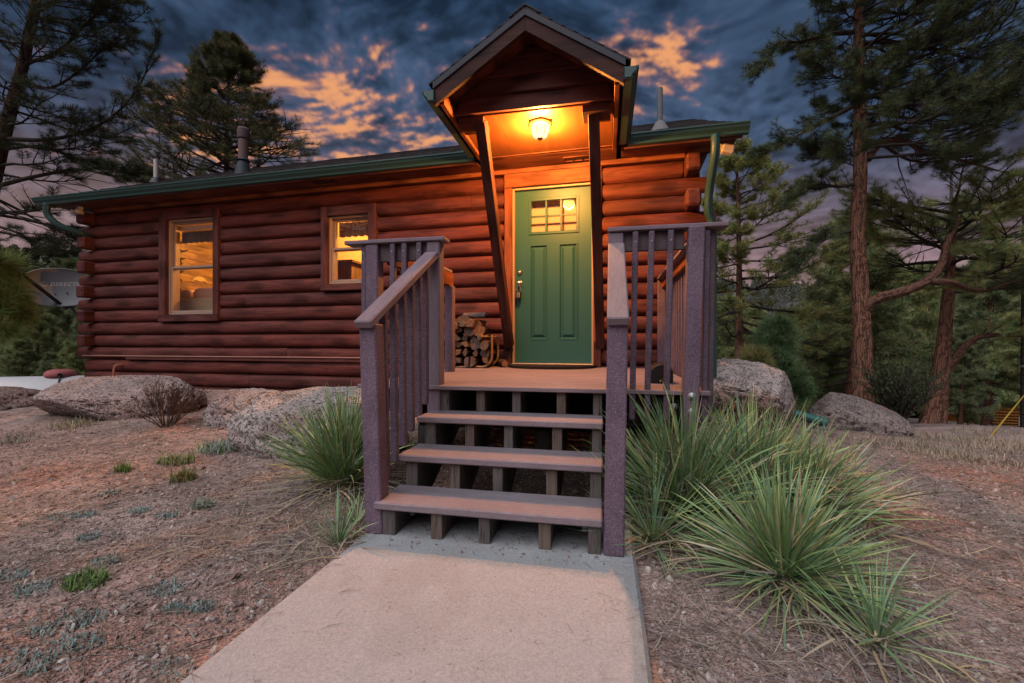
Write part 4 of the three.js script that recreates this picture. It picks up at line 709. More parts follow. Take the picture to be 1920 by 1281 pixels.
// firewood: a bent tube rack and split logs, ends to the front
{
  const rk = thing('firewood_rack', 'bent brass-brown tube rack holding a heap of split firewood', 'firewood rack', [-1.5, DECK, 0.3]);
  const tubeM = mat([0.36, 0.2, 0.09], 0.5, { metalness: 0.35 });
  for (const z of [0.16, -0.12]) part('rack_hoop', tube([V(-0.35, 0.36, z), V(-0.35, 0.12, z), V(-0.31, 0.03, z), V(-0.22, 0.012, z), V(0.1, 0.012, z), V(0.21, 0.02, z), V(0.275, 0.08, z), V(0.285, 0.2, z), V(0.283, 0.36, z)], 0.0125, 50, 10), tubeM, rk);
  for (const [x, y] of [[0.283, 0.34], [-0.35, 0.34], [0.16, 0.012]]) part('rack_bar', limb([V(x, y, 0.16), V(x, y, -0.12)], [0.009, 0.009], 8), tubeM, rk);
  const end = mat([0.36, 0.2, 0.125], 0.9, { map: scaled(T.aged, 6, 6) }), endG = mat([0.24, 0.18, 0.155], 0.9, { map: scaled(T.aged, 6, 6) }), bark = mat([0.17, 0.115, 0.09], 0.95, { map: scaled(T.bark, 4, 4), bumpMap: scaled(T.bark, 4, 4), bumpScale: 0.01 }), face = mat([0.42, 0.22, 0.11], 0.85, { map: scaled(T.grain, 3, 5) });
  const r = rng(21);
  const piece = (kind, R) => { // outline of a whole, half or quarter round
    const P = [], n = 9; const a0 = kind === 0 ? 0 : 0, a1 = kind === 0 ? 2 * Math.PI : kind === 1 ? Math.PI : Math.PI * 0.6;
    for (let i = 0; i <= n - (kind === 0 ? 1 : 0); i++) { const a = lerp(a0, a1, i / n), q = R * rr(r, 0.84, 1.08); P.push([Math.cos(a) * q, Math.sin(a) * q]); }
    if (kind === 2) P.push([rr(r, -0.1, 0.1) * R, -0.05 * R]);
    const mx = P.reduce((s, p) => s + p[0], 0) / P.length, my = P.reduce((s, p) => s + p[1], 0) / P.length; return P.map(([x, y]) => [x - mx, y - my]);
  };
  const group = 'split firewood in the rack';
  const put = (x, y, z, kind, R, rot, yaw, L, label, m2) => {
    const P = piece(kind, R), g = extrude(poly(P), L, 0.003), n = g.attributes.normal; g.translate(0, 0, -L / 2);
    const lg = thing('firewood_log', label, 'firewood', [x, DECK + y, z], 0, label.startsWith('split piece') ? group : undefined); lg.rotation.set(0.02 * rr(r, -1, 1), yaw, rot);
    const cap = g.groups[0], full = g.index ? g.toNonIndexed() : g, pick = (st, ct) => { const q = new THREE.BufferGeometry(); for (const k of ['position', 'normal', 'uv']) { const a = full.attributes[k]; q.setAttribute(k, new THREE.BufferAttribute(a.array.slice(st * a.itemSize, (st + ct) * a.itemSize), a.itemSize)); } return boxUV(q, 'z', [R0(), R0()]); };
    part('cut_end', pick(g.groups[0].start, g.groups[0].count), r() < 0.5 ? end : endG, lg); part('log_side', pick(g.groups[1].start, g.groups[1].count), m2 ?? (r() < 0.68 ? bark : face), lg);
  };
  const rows = [[0.07, 6, -0.27, 0.2], [0.165, 6, -0.3, 0.21], [0.255, 6, -0.3, 0.2], [0.335, 5, -0.26, 0.17], [0.405, 4, -0.2, 0.13], [0.465, 3, -0.14, 0.08]];
  rows.forEach(([y, n, a, b], k) => { for (let i = 0; i < n; i++) put(-1.5 + lerp(a, b, n > 1 ? i / (n - 1) : 0.5) + rr(r, -0.012, 0.012), y + rr(r, -0.01, 0.01), 0.3 + rr(r, -0.05, 0.05), [0, 1, 2, 2, 1][Math.floor(r() * 5)], rr(r, 0.05, 0.068), rr(r, 0, 6.28), rr(r, -0.12, 0.12), rr(r, 0.34, 0.42), 'split piece of firewood with ragged bark in the porch rack'); });
  put(-1.555, 0.545, 0.32, 1, 0.085, 0.2, 0.1, 0.36, 'dark half-round firewood log resting on top of the heap', bark);
  put(-1.43, 0.5, 0.36, 2, 0.085, 1.2, -0.15, 0.34, 'bright freshly split firewood wedge near the top of the heap', face);
  put(-1.47, 0.6, 0.26, 1, 0.035, 0.4, 1.25, 0.3, 'thin grey stick lying crosswise on top of the firewood heap', endG);
  put(-1.16, 0.045, 0.2, 0, 0.04, 0, 0.5, 0.22, 'short round firewood piece lying on the deck beside the rack', bark);
}
// ------------------------------------------------------------------ satellite dish behind the corner of the cabin
{
  const c = at(108, 541, 7.35), dish = thing('satellite_dish', 'grey oval satellite dish with company lettering behind the cabin corner', 'satellite dish', [c.x, c.y, c.z], Math.atan2(EYE.x - c.x, EYE.z - c.z) + 0.1);
  const cv = document.createElement('canvas'); cv.width = 512; cv.height = 384; const x = cv.getContext('2d');
  x.fillStyle = '#a9b0b7'; x.fillRect(0, 0, 512, 384); x.fillStyle = '#fff6ee'; x.strokeStyle = '#fff6ee';
  x.save(); x.translate(168, 150); x.beginPath(); x.arc(0, 0, 25, 0, 7); x.fill(); x.fillStyle = '#a9b0b7'; for (const [dy, h] of [[-14, 4], [-3, 5], [9, 5]]) { x.beginPath(); x.ellipse(3, dy, 27, h, -0.1, 0, 7); x.fill(); } x.restore();
  x.font = 'italic bold 52px sans-serif'; x.fillText('DIRECTV', 204, 168);
  const map = new THREE.CanvasTexture(cv); map.colorSpace = THREE.SRGBColorSpace;
  const pos = [], uv = [], idx = [], K = 14, N = 48, A = 0.43, B = 0.31;
  for (let k = 0; k <= K; k++) for (let i = 0; i <= N; i++) { const a = i / N * Math.PI * 2, t = k / K, e = 1 / Math.pow(Math.pow(Math.abs(Math.cos(a)), 2.3) + Math.pow(Math.abs(Math.sin(a)), 2.3), 1 / 2.3), X = Math.cos(a) * e * A * t, Y = Math.sin(a) * e * B * t; pos.push(X, Y, 0.09 * t * t); uv.push(0.5 + X / A / 2, 0.5 + Y / B / 2); if (k && i) { const q = k * (N + 1) + i, p = q - N - 1; idx.push(p - 1, p, q, p - 1, q, q - 1); } }
  const g = new THREE.BufferGeometry(); g.setAttribute('position', new THREE.Float32BufferAttribute(pos, 3)); g.setAttribute('uv', new THREE.Float32BufferAttribute(uv, 2)); g.setIndex(idx); g.computeVertexNormals();
  const tilt = (o) => { o.rotation.set(-0.12, 0, 0.09); return o; };
  tilt(part('reflector', g, mat([1, 1, 1], 0.5, { map, side: THREE.DoubleSide }), dish));
  const rim = []; for (let i = 0; i <= N; i++) { const a = i / N * Math.PI * 2, e = 1 / Math.pow(Math.pow(Math.abs(Math.cos(a)), 2.3) + Math.pow(Math.abs(Math.sin(a)), 2.3), 1 / 2.3); rim.push(V(Math.cos(a) * e * A, Math.sin(a) * e * B, 0.09)); }
  tilt(part('dish_rim', limb(rim, rim.map(() => 0.008), 6), mat([0.3, 0.31, 0.32], 0.5), dish));
  const dk = mat([0.045, 0.045, 0.05], 0.5);
  part('feed_arm', beam(V(0.1, -0.33, 0.02), V(-0.44, 0.16, 0.42), 0.05, 0.035), dk, dish); part('receiver', cbox(0.16, 0.05, 0.07, 0.012).rotateZ(0.3).translate(-0.46, 0.2, 0.4), dk, dish);
  part('mount_bracket', cbox(0.2, 0.14, 0.12, 0.01).translate(0.06, -0.24, -0.07), dk, dish);
  part('mast', tube([V(0.14, -0.27, -0.06), V(0.2, -0.36, -0.05), V(0.3, -0.5, 0), V(0.46, -0.78, 0.02)], 0.024, 20, 10), mat([0.2, 0.24, 0.27], 0.5, { metalness: 0.5 }), dish);
  for (const [a, b] of [[-0.04, -0.1], [0.1, -0.08], [0.03, -0.2]]) tilt(part('dish_bolt', new THREE.CylinderGeometry(0.011, 0.011, 0.012, 10).rotateX(Math.PI / 2).translate(a, b, 0.025), dk, dish));
}
// propane tank
{
  const a = at(-150, 800, 7.6), b = at(330, 700, 8.6), top = at(113, 705, 8.0).y, Rt = 0.5, mid = at(113, 705, 8.0);
  const dir = Math.atan2(-(b.z - a.z), b.x - a.x), tk = thing('propane_tank', 'long white propane tank half hidden behind the flat boulder', 'propane tank', [mid.x, top - Rt, mid.z], dir);
  const prof = [[0, -1.7], [0.2, -1.66], [0.38, -1.55], [0.47, -1.4], [Rt, -1.25], [Rt, -0.4], [Rt, 0.4], [Rt, 1.25], [0.47, 1.4], [0.38, 1.55], [0.2, 1.66], [0, 1.7]].map((p) => new THREE.Vector2(...p));
  part('tank_shell', new THREE.LatheGeometry(prof, 48).rotateZ(-Math.PI / 2), mat([0.72, 0.73, 0.76], 0.45), tk);
  part('valve_lid', new THREE.LatheGeometry([[0, 0.13], [0.1, 0.128], [0.17, 0.11], [0.208, 0.07], [0.215, 0.03], [0.2, 0], [0, 0]].map((p) => new THREE.Vector2(...p)), 32).translate(0, Rt - 0.012, 0), mat([0.52, 0.16, 0.17], 0.6), tk);
  part('hose_notch', extrude((() => { const s = new THREE.Shape(); s.moveTo(-0.03, 0); s.lineTo(-0.03, 0.03); s.absarc(0, 0.035, 0.03, Math.PI, 0, true); s.lineTo(0.03, 0); return s; })(), 0.03, 0).rotateY(0.5).translate(0.09, Rt - 0.005, 0.175), M.black, tk);
  part('fuel_hose', tube([V(0.1, Rt + 0.01, 0.2), V(0.13, Rt - 0.06, 0.26), V(0.17, Rt - 0.2, 0.42), V(0.18, 0.0, 0.54)], 0.012, 16, 8), mat([0.05, 0.08, 0.1], 0.6), tk);
  for (const x of [-1, 1]) part('tank_leg', cbox(0.12, 0.4, 0.7, 0.01).translate(x, -Rt - 0.12, 0), M.tan, tk);
}
// overhead cable
{
  const a = at(-60, 150, 9), b = at(120, 225, 9.4), c = at(293, 292, 9.6);
  tag(part('overhead_cable', limb(smoothPath([a, b, c], 20), Array(21).fill(0.007), 6), M.black, scene), 'thin dark cable sagging from beyond the big pine to the roof vent', 'cable');
}
// ------------------------------------------------------------------ boulders
const icoBase = (() => { const g = new THREE.IcosahedronGeometry(1, 26); g.deleteAttribute('uv'); g.deleteAttribute('normal'); return mergeVertices(g, 1e-5); })();
function boulder(name, label, pos, [a, b, c], turn, seed, o = {}) {
  const g = icoBase.clone(), p = g.attributes.position, v = V(0, 0, 0), cuts = (o.cuts ?? []).map(([x, y, z, d]) => [V(x, y, z).normalize(), d]), col = new Float32Array(p.count * 3);
  for (let i = 0; i < p.count; i++) {
    v.fromBufferAttribute(p, i).normalize(); const d = v.clone();
    let r = 1 + 0.2 * fbm(d.x * 1.3 + seed, d.y * 1.3, d.z * 1.3, 3) + 0.05 * fbm(d.x * 5, d.y * 5 + seed, d.z * 5, 3);
    v.multiplyScalar(r); for (const [n, k] of cuts) { const q = v.dot(n); if (q > k) v.addScaledVector(n, -(q - k) * 0.9); }
    const rid = Math.abs(fbm(d.x * 2 + seed * 2, d.y * 3.2, d.z * 2, 3)); v.multiplyScalar(1 - 0.09 * (1 - sstep(rid, 0, 0.035)));
    v.addScaledVector(d, 0.016 * fbm(d.x * 14, d.y * 14, d.z * 14 + seed, 3));
    v.multiply(V(a, b, c)); if (v.y < 0 && o.under) { const k = 1 - o.under * clamp(-v.y / b, 0, 1); v.x *= k; v.z *= k; }
    p.setXYZ(i, v.x, v.y, v.z);
    const w = fbm(v.x * 2 + seed, v.y * 2, v.z * 2, 4), pk = fbm(v.x * 1.3, v.y * 3 + seed, v.z * 1.3, 3), st = fbm(v.x * 4, v.y * 9, v.z * 4 + seed, 3); let k = mix3(o.c0 ?? [0.42, 0.36, 0.34], o.c1 ?? [0.52, 0.40, 0.37], sstep(w, -0.25, 0.3)); k = mix3(k, [0.44, 0.25, 0.23], sstep(pk, 0.1, 0.45) * 0.7); k = mix3(k, [0.13, 0.115, 0.11], sstep(st, 0.16, 0.5) * 0.75); if (o.toning) k = mix3(k, [0.12, 0.085, 0.075], o.toning * sstep(-d.y, -0.15, 0.35));  // downward faces darkened in the vertex colour, painted shade of the overhang
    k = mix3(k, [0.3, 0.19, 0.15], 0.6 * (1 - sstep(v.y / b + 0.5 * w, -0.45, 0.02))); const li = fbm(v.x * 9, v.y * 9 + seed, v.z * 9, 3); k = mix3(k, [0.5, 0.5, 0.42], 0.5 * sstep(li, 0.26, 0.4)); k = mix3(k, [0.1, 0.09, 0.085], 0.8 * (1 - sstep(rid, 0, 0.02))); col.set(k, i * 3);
  }
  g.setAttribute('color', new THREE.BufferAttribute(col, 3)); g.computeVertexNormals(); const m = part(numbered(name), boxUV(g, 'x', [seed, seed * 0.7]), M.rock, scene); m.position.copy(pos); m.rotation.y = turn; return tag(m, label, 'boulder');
}
boulder('boulder', 'big flat-topped pink granite boulder in front of the white propane tank', at(228, 764, 5.0), [0.84, 0.42, 0.52], 0.28, 3.1, { cuts: [[0.12, 1, 0.32, 0.56], [-0.55, -0.75, 0.7, 0.5], [0.3, 0.1, 1, 0.8]], under: 0.3, c0: [0.52, 0.42, 0.4], c1: [0.64, 0.5, 0.47], toning: 0.3 });
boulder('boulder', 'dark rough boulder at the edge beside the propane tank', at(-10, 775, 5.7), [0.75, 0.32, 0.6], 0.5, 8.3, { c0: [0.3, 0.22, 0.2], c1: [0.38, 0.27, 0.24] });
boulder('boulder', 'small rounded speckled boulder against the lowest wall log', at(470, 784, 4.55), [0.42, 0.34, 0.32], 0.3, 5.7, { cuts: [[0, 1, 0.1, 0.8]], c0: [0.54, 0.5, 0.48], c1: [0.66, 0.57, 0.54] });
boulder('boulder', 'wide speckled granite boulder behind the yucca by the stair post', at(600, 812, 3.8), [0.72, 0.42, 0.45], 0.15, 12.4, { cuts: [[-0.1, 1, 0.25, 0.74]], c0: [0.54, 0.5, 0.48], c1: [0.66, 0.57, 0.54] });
boulder('boulder', 'large pale boulder with shadowed overhanging face beside the deck corner', at(1382, 752, 4.8), [0.6, 0.5, 0.52], -0.4, 17.9, { cuts: [[0.22, 1, 0.5, 0.56], [-0.05, -0.3, 1, 0.5], [1, 0.25, 0.15, 0.78]], under: 0.25, c0: [0.60, 0.54, 0.52], c1: [0.70, 0.6, 0.57], toning: 0.9 });
boulder('boulder', 'long sloping boulder at the foot of the big ponderosa', at(1598, 800, 6.35), [0.66, 0.5, 0.45], -0.5, 23.2, { cuts: [[0.62, 1, 0.25, 0.6], [-1, 0.5, 0.2, 0.75]], c0: [0.36, 0.31, 0.29], c1: [0.46, 0.38, 0.35] });
boulder('flat_rock', 'small flat brown rock on the bank below the drain pipe', at(1542, 822, 4.7), [0.24, 0.08, 0.16], -0.5, 31.3, { cuts: [[0.1, 1, 0, 0.6]], c0: [0.3, 0.2, 0.18], c1: [0.36, 0.25, 0.23] });
// drain: corrugated pipe and a grey trough
{
  const a = at(1462, 768, 5.25), b = at(1551, 793, 5.05), P = [], Rd = []; for (let i = 0; i <= 60; i++) { P.push(a.clone().lerp(b, i / 60)); Rd.push(0.048 + (i % 2 ? 0.004 : -0.002)); }
  tag(part('drain_pipe', limb(P, Rd, 16), mat([0.03, 0.15, 0.13], 0.5), scene), 'green corrugated drain pipe poking out beside the pale boulder', 'drain pipe');
  const c = at(1528, 803, 5.1), e = at(1660, 836, 5.3); tag(part('drain_trough', beam(c, e, 0.16, 0.05, 0.008), mat([0.27, 0.26, 0.28], 0.85, { map: scaled(T.concrete, 2, 2) }), scene), 'grey drain trough leading downhill from the green pipe', 'trough');
}
// ------------------------------------------------------------------ yuccas: every strap leaf a piece of its own
M.leaf.forEach((m) => { m.vertexColors = true; });
function leafGeo(bend, w, twist, pal) {
  const N = 8, pos = [], idx = [], col = [], uv = []; let x = 0, y = 0;
  for (let i = 0; i <= N; i++) {
    const t = i / N, a = bend * Math.pow(t, 1.5), hw = w * (t < 0.12 ? lerp(0.8, 1, t / 0.12) : 1) * Math.pow(Math.max(0, 1 - Math.pow(t, 2.4)), 0.8) + 0.0004, tw = twist * t, c = Math.cos(tw), s = Math.sin(tw);
    if (i) { x += Math.sin(a) / N; y += Math.cos(a) / N; }
    const nx = Math.cos(a), ny = -Math.sin(a), dip = hw * 0.45;
    for (const k of [-1, 0, 1]) { const z = k * hw * c, off = (k === 0 ? -dip : 0) + k * hw * s; pos.push(x + nx * off, y + ny * off, z); uv.push(k, t); const e = sstep(t, 0.86, 1), b = 1 - sstep(t, 0, 0.25); col.push(...mix3(mix3([1, 1, 1], [1.7, 1.35, 1.2], e * pal), [1.3, 1.1, 0.9], b * 0.6).map((q) => q * (k ? 1.06 : 0.92))); }
    if (i) { const q = i * 3, p = q - 3; for (const k of [0, 1]) idx.push(p + k, p + k + 1, q + k, p + k + 1, q + k + 1, q + k); }
  }
  const g = new THREE.BufferGeometry(); g.setAttribute('position', new THREE.Float32BufferAttribute(pos, 3)); g.setAttribute('uv', new THREE.Float32BufferAttribute(uv, 2)); g.setAttribute('color', new THREE.Float32BufferAttribute(col, 3)); g.setIndex(idx); g.computeVertexNormals(); return g;
}
const LEAVES = [0.04, 0.1, 0.17, 0.25, 0.36, -0.05, 0.13, 0.55].map((b, i) => leafGeo(b, 0.0125 + 0.003 * (i % 3), (i % 4 - 1.5) * 0.5, i % 2));
const DRYLEAVES = [0.2, 0.6, 1.0, 1.5].map((b, i) => leafGeo(b, 0.008, i - 1.5, 0));
function yucca(label, pos, n, len, seed, o = {}) {
  const y = thing('yucca', label, 'yucca', [pos.x, pos.y, pos.z]), r = rng(seed), R = o.radius ?? 0.05;
  for (let i = 0; i < n; i++) {
    const t = Math.pow((i + 0.5) / n, o.pow ?? 0.75), tilt = lerp(0.04, o.tilt ?? 1.45, t) + rr(r, -0.14, 0.14), yaw = i * 2.39996 + rr(r, -0.4, 0.4), L = len * rr(r, 0.74, 1.1) * (1 - 0.12 * t);
    const g = LEAVES[Math.floor(r() * LEAVES.length)], m = part('leaf', g, M.leaf[Math.min(4, Math.floor(r() * 5))], y);
    const ww = L / Math.pow(L / 0.5, 0.5); m.scale.set(L, L, ww * 0.6 * (o.wide ?? 1)); m.rotation.set(0, yaw, -tilt, 'YZX'); m.position.set(Math.cos(yaw) * R * t * rr(r, 0.3, 1), 0.012 + rr(r, 0, 0.03) * (1 - t), -Math.sin(yaw) * R * t * rr(r, 0.3, 1));
  }
  if (n > 150) { // the many further leaves packed between
    const X = []; for (let i = 0; i < n * 1.1; i++) { const t = Math.pow(r(), o.pow ?? 0.75), tilt = lerp(0.05, o.tilt ?? 1.45, t) + rr(r, -0.2, 0.2), yaw = r() * 6.283, L = len * rr(r, 0.5, 1.05), g = LEAVES[Math.floor(r() * LEAVES.length)].clone(), e = new THREE.Quaternion().setFromEuler(new THREE.Euler(0, yaw, -tilt, 'YZX')); g.applyMatrix4(new THREE.Matrix4().compose(V(rr(r, -1, 1) * R, 0.01, rr(r, -1, 1) * R), e, V(L, L, Math.sqrt(L * 0.5) * 0.55))); const k = rr(r, 0.7, 1.15), c = r() < 0.72 ? [0.19 * k, 0.29 * k, 0.115 * k] : r() < 0.5 ? [0.36 * k, 0.36 * k, 0.16 * k] : [0.46 * k, 0.40 * k, 0.28 * k], q = g.attributes.color; for (let j = 0; j < q.count; j++) q.setXYZ(j, q.getX(j) * c[0] / ALB, q.getY(j) * c[1] / ALB, q.getZ(j) * c[2] / ALB); X.push(g); }
    part('packed_leaves', merge(X), M.straw, y, 'stuff');
  }
  // dead straw-coloured leaves: a skirt on the ground and some standing
  const D = [], up = o.dryUp ?? 0; for (let i = 0; i < (o.dry ?? 80); i++) {
    const g = DRYLEAVES[Math.floor(r() * 4)].clone(), standing = r() < up, L = len * rr(r, 0.5, 1.05), e = new THREE.Euler(0, r() * 6.28, -(standing ? rr(r, 0.1, 0.8) : rr(r, 1.15, 1.62)), 'YZX'), gx = rr(r, -1, 1) * (o.dryR ?? 0.1), gz = rr(r, -1, 1) * (o.dryR ?? 0.1);
    g.applyMatrix4(new THREE.Matrix4().compose(V(gx, rr(r, 0.01, 0.05), gz), new THREE.Quaternion().setFromEuler(e), V(L, L, rr(r, 0.3, 0.6)))); const t = r(), c = t < 0.55 ? [0.46, 0.38, 0.28] : t < 0.8 ? [0.33, 0.29, 0.26] : [0.55, 0.42, 0.24]; const s = rr(r, 0.7, 1.15);
    const q = g.attributes.position; for (let k = 0; k < q.count; k++) { if (q.getY(k) < 0.006) q.setY(k, 0.006 + 0.004 * r()); } D.push(tint(g, () => c.map((v) => v * s)));
  }
  part('dead_leaves', merge(D), M.straw, y, 'stuff'); return y;
}
yucca('big bright green yucca clump in front of all the others, beside the path', onGround(1468, 1.9), 300, 0.52, 101, { tilt: 1.62, pow: 0.85, dry: 120, dryR: 0.12, radius: 0.06, wide: 1.1 });
yucca('small young yucca rosette at the outer end of the row', onGround(1645, 1.52), 60, 0.32, 102, { tilt: 1.35, dry: 70, dryR: 0.16, wide: 1.15 });
yucca('tall bluish yucca clump hiding the foot of the deck post', onGround(1285, 2.55), 300, 0.72, 103, { tilt: 1.15, dry: 150, dryR: 0.25, dryUp: 0.25, radius: 0.1, wide: 1.1 });
yucca('yucca clump mixed with pale dead leaves in front of the boulder', onGround(1405, 2.6), 300, 0.68, 104, { tilt: 1.0, dry: 220, dryR: 0.28, dryUp: 0.6, radius: 0.12 });
yucca('loose yucca clump with dry straw behind the front one, away from the path', onGround(1508, 2.5), 260, 0.58, 105, { tilt: 1.1, dry: 220, dryR: 0.26, dryUp: 0.5, radius: 0.12 });
yucca('spiky yucca clump sprouting low beside the railing newel post', onGround(1225, 2.25), 90, 0.5, 106, { tilt: 1.5, dry: 110, dryR: 0.2, dryUp: 0.1, radius: 0.08 });
yucca('upright grassy yucca clump in front of the granite boulder by the stair post', onGround(645, 2.95), 300, 0.64, 107, { tilt: 0.95, pow: 0.9, dry: 170, dryR: 0.2, radius: 0.09 });
yucca('small yucca seedling sprouting at the corner of the concrete path', onGround(634, 2.2), 44, 0.27, 108, { tilt: 0.95, dry: 60, dryR: 0.18 });
yucca('tiny yucca seedling touching the foot of the speckled newel post', onGround(668, 2.42), 26, 0.24, 109, { tilt: 0.9, dry: 30, dryR: 0.1 });
// ------------------------------------------------------------------ bare twiggy shrub in front of the flat boulder
function branchBush(name, label, pos, n, H, seed, color, o = {}) {
  const b = thing(name, label, 'shrub', [pos.x, pos.y, pos.z]), r = rng(seed), G = [], L = [];
  const grow = (p, d, len, rad, lvl) => {
    const P = [p.clone()], R = [rad]; let q = p.clone(), v = d.clone(); const st = 4;
    for (let i = 1; i <= st; i++) { v.add(V(rr(r, -1, 1), rr(r, -0.35, 0.6), rr(r, -1, 1)).multiplyScalar(0.16)).normalize(); q = q.clone().addScaledVector(v, len / st); P.push(q); R.push(rad * (1 - 0.75 * i / st)); if (lvl < 2 && i > 1) for (let k = 0; k < (lvl ? 2 : 3); k++) grow(q, v.clone().add(V(rr(r, -1, 1), rr(r, -0.2, 0.8), rr(r, -1, 1)).multiplyScalar(0.75)).normalize(), len * rr(r, 0.3, 0.55), rad * 0.5, lvl + 1); else if (lvl === 2 && o.leaf) L.push([q.clone(), v.clone()]); }
    G.push(limb(P, R, lvl ? 3 : 5, 0, 1, false));
  };
  for (let i = 0; i < n; i++) { const a = r() * 6.28, t = rr(r, 0.1, o.spread ?? 1.0), d = V(Math.cos(a) * Math.sin(t), Math.cos(t), Math.sin(a) * Math.sin(t)); grow(V(Math.cos(a) * 0.03, -0.02, Math.sin(a) * 0.03), d, H * rr(r, 0.55, 1), o.rad ?? 0.006, 0); }
  part('branches', merge(G), mat(color, 0.95), b);
  return [b, L, r];
}
branchBush('bare_shrub', 'leafless grey twiggy shrub in front of the flat pink boulder', onGround(312, 4.35), 28, 0.4, 41, [0.13, 0.105, 0.105], { rad: 0.0055 });
{
  const [b, L, r] = branchBush('mountain_mahogany', 'dark upright leafy shrub between the two orange-barked pines', onGround(1685, 7.9), 30, 0.85, 43, [0.06, 0.052, 0.05], { leaf: true, spread: 0.5, rad: 0.012 });
  const F = [], d = new THREE.Object3D();
  for (let i = 0; i < L.length; i++) { const [p, v] = L[i]; if (r() < 0.62) continue; d.position.copy(p).add(V(rr(r, -0.02, 0.02), rr(r, -0.02, 0.02), rr(r, -0.02, 0.02))); d.quaternion.setFromUnitVectors(V(0, 1, 0), v.clone().add(V(rr(r, -0.7, 0.7), rr(r, -0.2, 0.9), rr(r, -0.7, 0.7))).normalize()); d.updateMatrix(); const s = rr(r, 0.6, 1.3); F.push(tint(new THREE.PlaneGeometry(0.013, 0.04).translate(0, 0.02, 0).applyMatrix4(d.matrix), () => [0.085 * s, 0.105 * s, 0.05 * s])); }
  part('foliage', merge(F), mat([1, 1, 1], 0.8, { side: THREE.DoubleSide, vertexColors: true }), b);
}
// ------------------------------------------------------------------ grass tufts and cushion plants on the bank
function tuft(label, pos, n, H, spread, cols, seed, group, name = 'grass_tuft', cat = 'grass tuft') {
  const g = thing(name, label, cat, [pos.x, pos.y, pos.z], 0, group), r = rng(seed), B = [];
  for (let i = 0; i < n; i++) {
    const a = r() * 6.28, q = Math.sqrt(r()) * spread, tilt = rr(r, 0.05, 0.9), L = H * rr(r, 0.5, 1.1), w = 0.0035, x = Math.cos(a) * q * 1.4, z = Math.sin(a) * q, yaw = r() * 6.28, k = new THREE.BufferGeometry(), P = [];
    for (let s = 0; s <= 3; s++) { const t = s / 3, an = tilt * (0.4 + t); P.push([Math.sin(an) * L * t, Math.cos(an) * L * t, w * (1 - t * 0.9)]); }
    const pos2 = [], id = []; P.forEach(([u, v, hw], s) => { for (const e of [-1, 1]) pos2.push(x + Math.cos(yaw) * u - Math.sin(yaw) * hw * e, v - 0.006, z + Math.sin(yaw) * u + Math.cos(yaw) * hw * e); if (s) { const b = s * 2; id.push(b - 2, b - 1, b, b - 1, b + 1, b); } });
    k.setAttribute('position', new THREE.Float32BufferAttribute(pos2, 3)); k.setIndex(id); k.computeVertexNormals(); const c = cols[Math.floor(r() * cols.length)], s2 = rr(r, 0.7, 1.2); B.push(tint(k, () => c.map((v) => v * s2)));
  }
  part('blades', merge(B), M.straw, g, 'stuff'); return g;
}
const GREENS = [[0.17, 0.30, 0.08], [0.23, 0.36, 0.11], [0.13, 0.24, 0.08]], SAGE = [[0.36, 0.46, 0.37], [0.42, 0.5, 0.43], [0.32, 0.4, 0.31]], STRAW = [[0.5, 0.42, 0.3], [0.42, 0.35, 0.27], [0.58, 0.5, 0.37]], OLIVE = [[0.32, 0.3, 0.11], [0.24, 0.26, 0.09], [0.4, 0.3, 0.12]];
const low = (px, py) => { let d = 845 * 0.95 / (py - 640.5), p; for (let i = 0; i < 12; i++) { p = onGround(px, d); d = 845 * (0.954 - p.y) / (py - 640.5); } return p; };
tuft('bright green grass tuft alone on the bare gravel slope, largest there', low(160, 1095), 210, 0.07, 0.065, GREENS, 61);
tuft('flat green grass tuft with pale dead tips, above the olive one', low(330, 866), 220, 0.09, 0.10, [...GREENS, STRAW[0]], 62);
tuft('grey-green grass tuft nearest the speckled granite boulder', low(410, 846), 240, 0.13, 0.12, [...SAGE, GREENS[0]], 63);
tuft('olive-yellow grass tuft on the red soil slope', low(343, 900), 170, 0.11, 0.06, OLIVE, 64);
tuft('small dark green grass tuft on the red soil', low(232, 884), 120, 0.09, 0.045, GREENS, 65);
tuft('green grass tuft between the two boulders under the log wall', low(366, 755), 160, 0.17, 0.09, GREENS, 66);
tuft('pale little grey-green tuft halfway between boulder and path', low(380, 950), 120, 0.07, 0.045, SAGE, 67);
tuft('grey grass tuft at the edge under the dark boulder', low(22, 828), 190, 0.1, 0.16, [[0.36, 0.36, 0.33], [0.3, 0.31, 0.27]], 68);
tuft('dry grass with a few green blades at the foot of the flat boulder', low(135, 800), 200, 0.12, 0.16, [...STRAW, GREENS[2]], 69);
const CUSH = [[0.27, 0.42, 0.36], [0.33, 0.47, 0.41], [0.36, 0.47, 0.47], [0.28, 0.4, 0.4]];
[[310, 1105, 0.05], [200, 1050, 0.05], [65, 1100, 0.06], [15, 1080, 0.06], [60, 1110, 0.05], [155, 1160, 0.06], [40, 1250, 0.07], [320, 1265, 0.06], [110, 1170, 0.08], [80, 1225, 0.07], [160, 1205, 0.05], [380, 1140, 0.035], [330, 1143, 0.03], [110, 970, 0.06], [160, 966, 0.045], [165, 1008, 0.04], [310, 968, 0.05], [265, 958, 0.04], [205, 925, 0.05]].forEach(([x, y, s], i) => tuft('low blue-green cushion plant creeping over the gravel slope', low(x, y), 150, 0.03, s, CUSH, 200 + i, 'blue-green cushion plants on the gravel', 'cushion_plant', 'ground cover'));
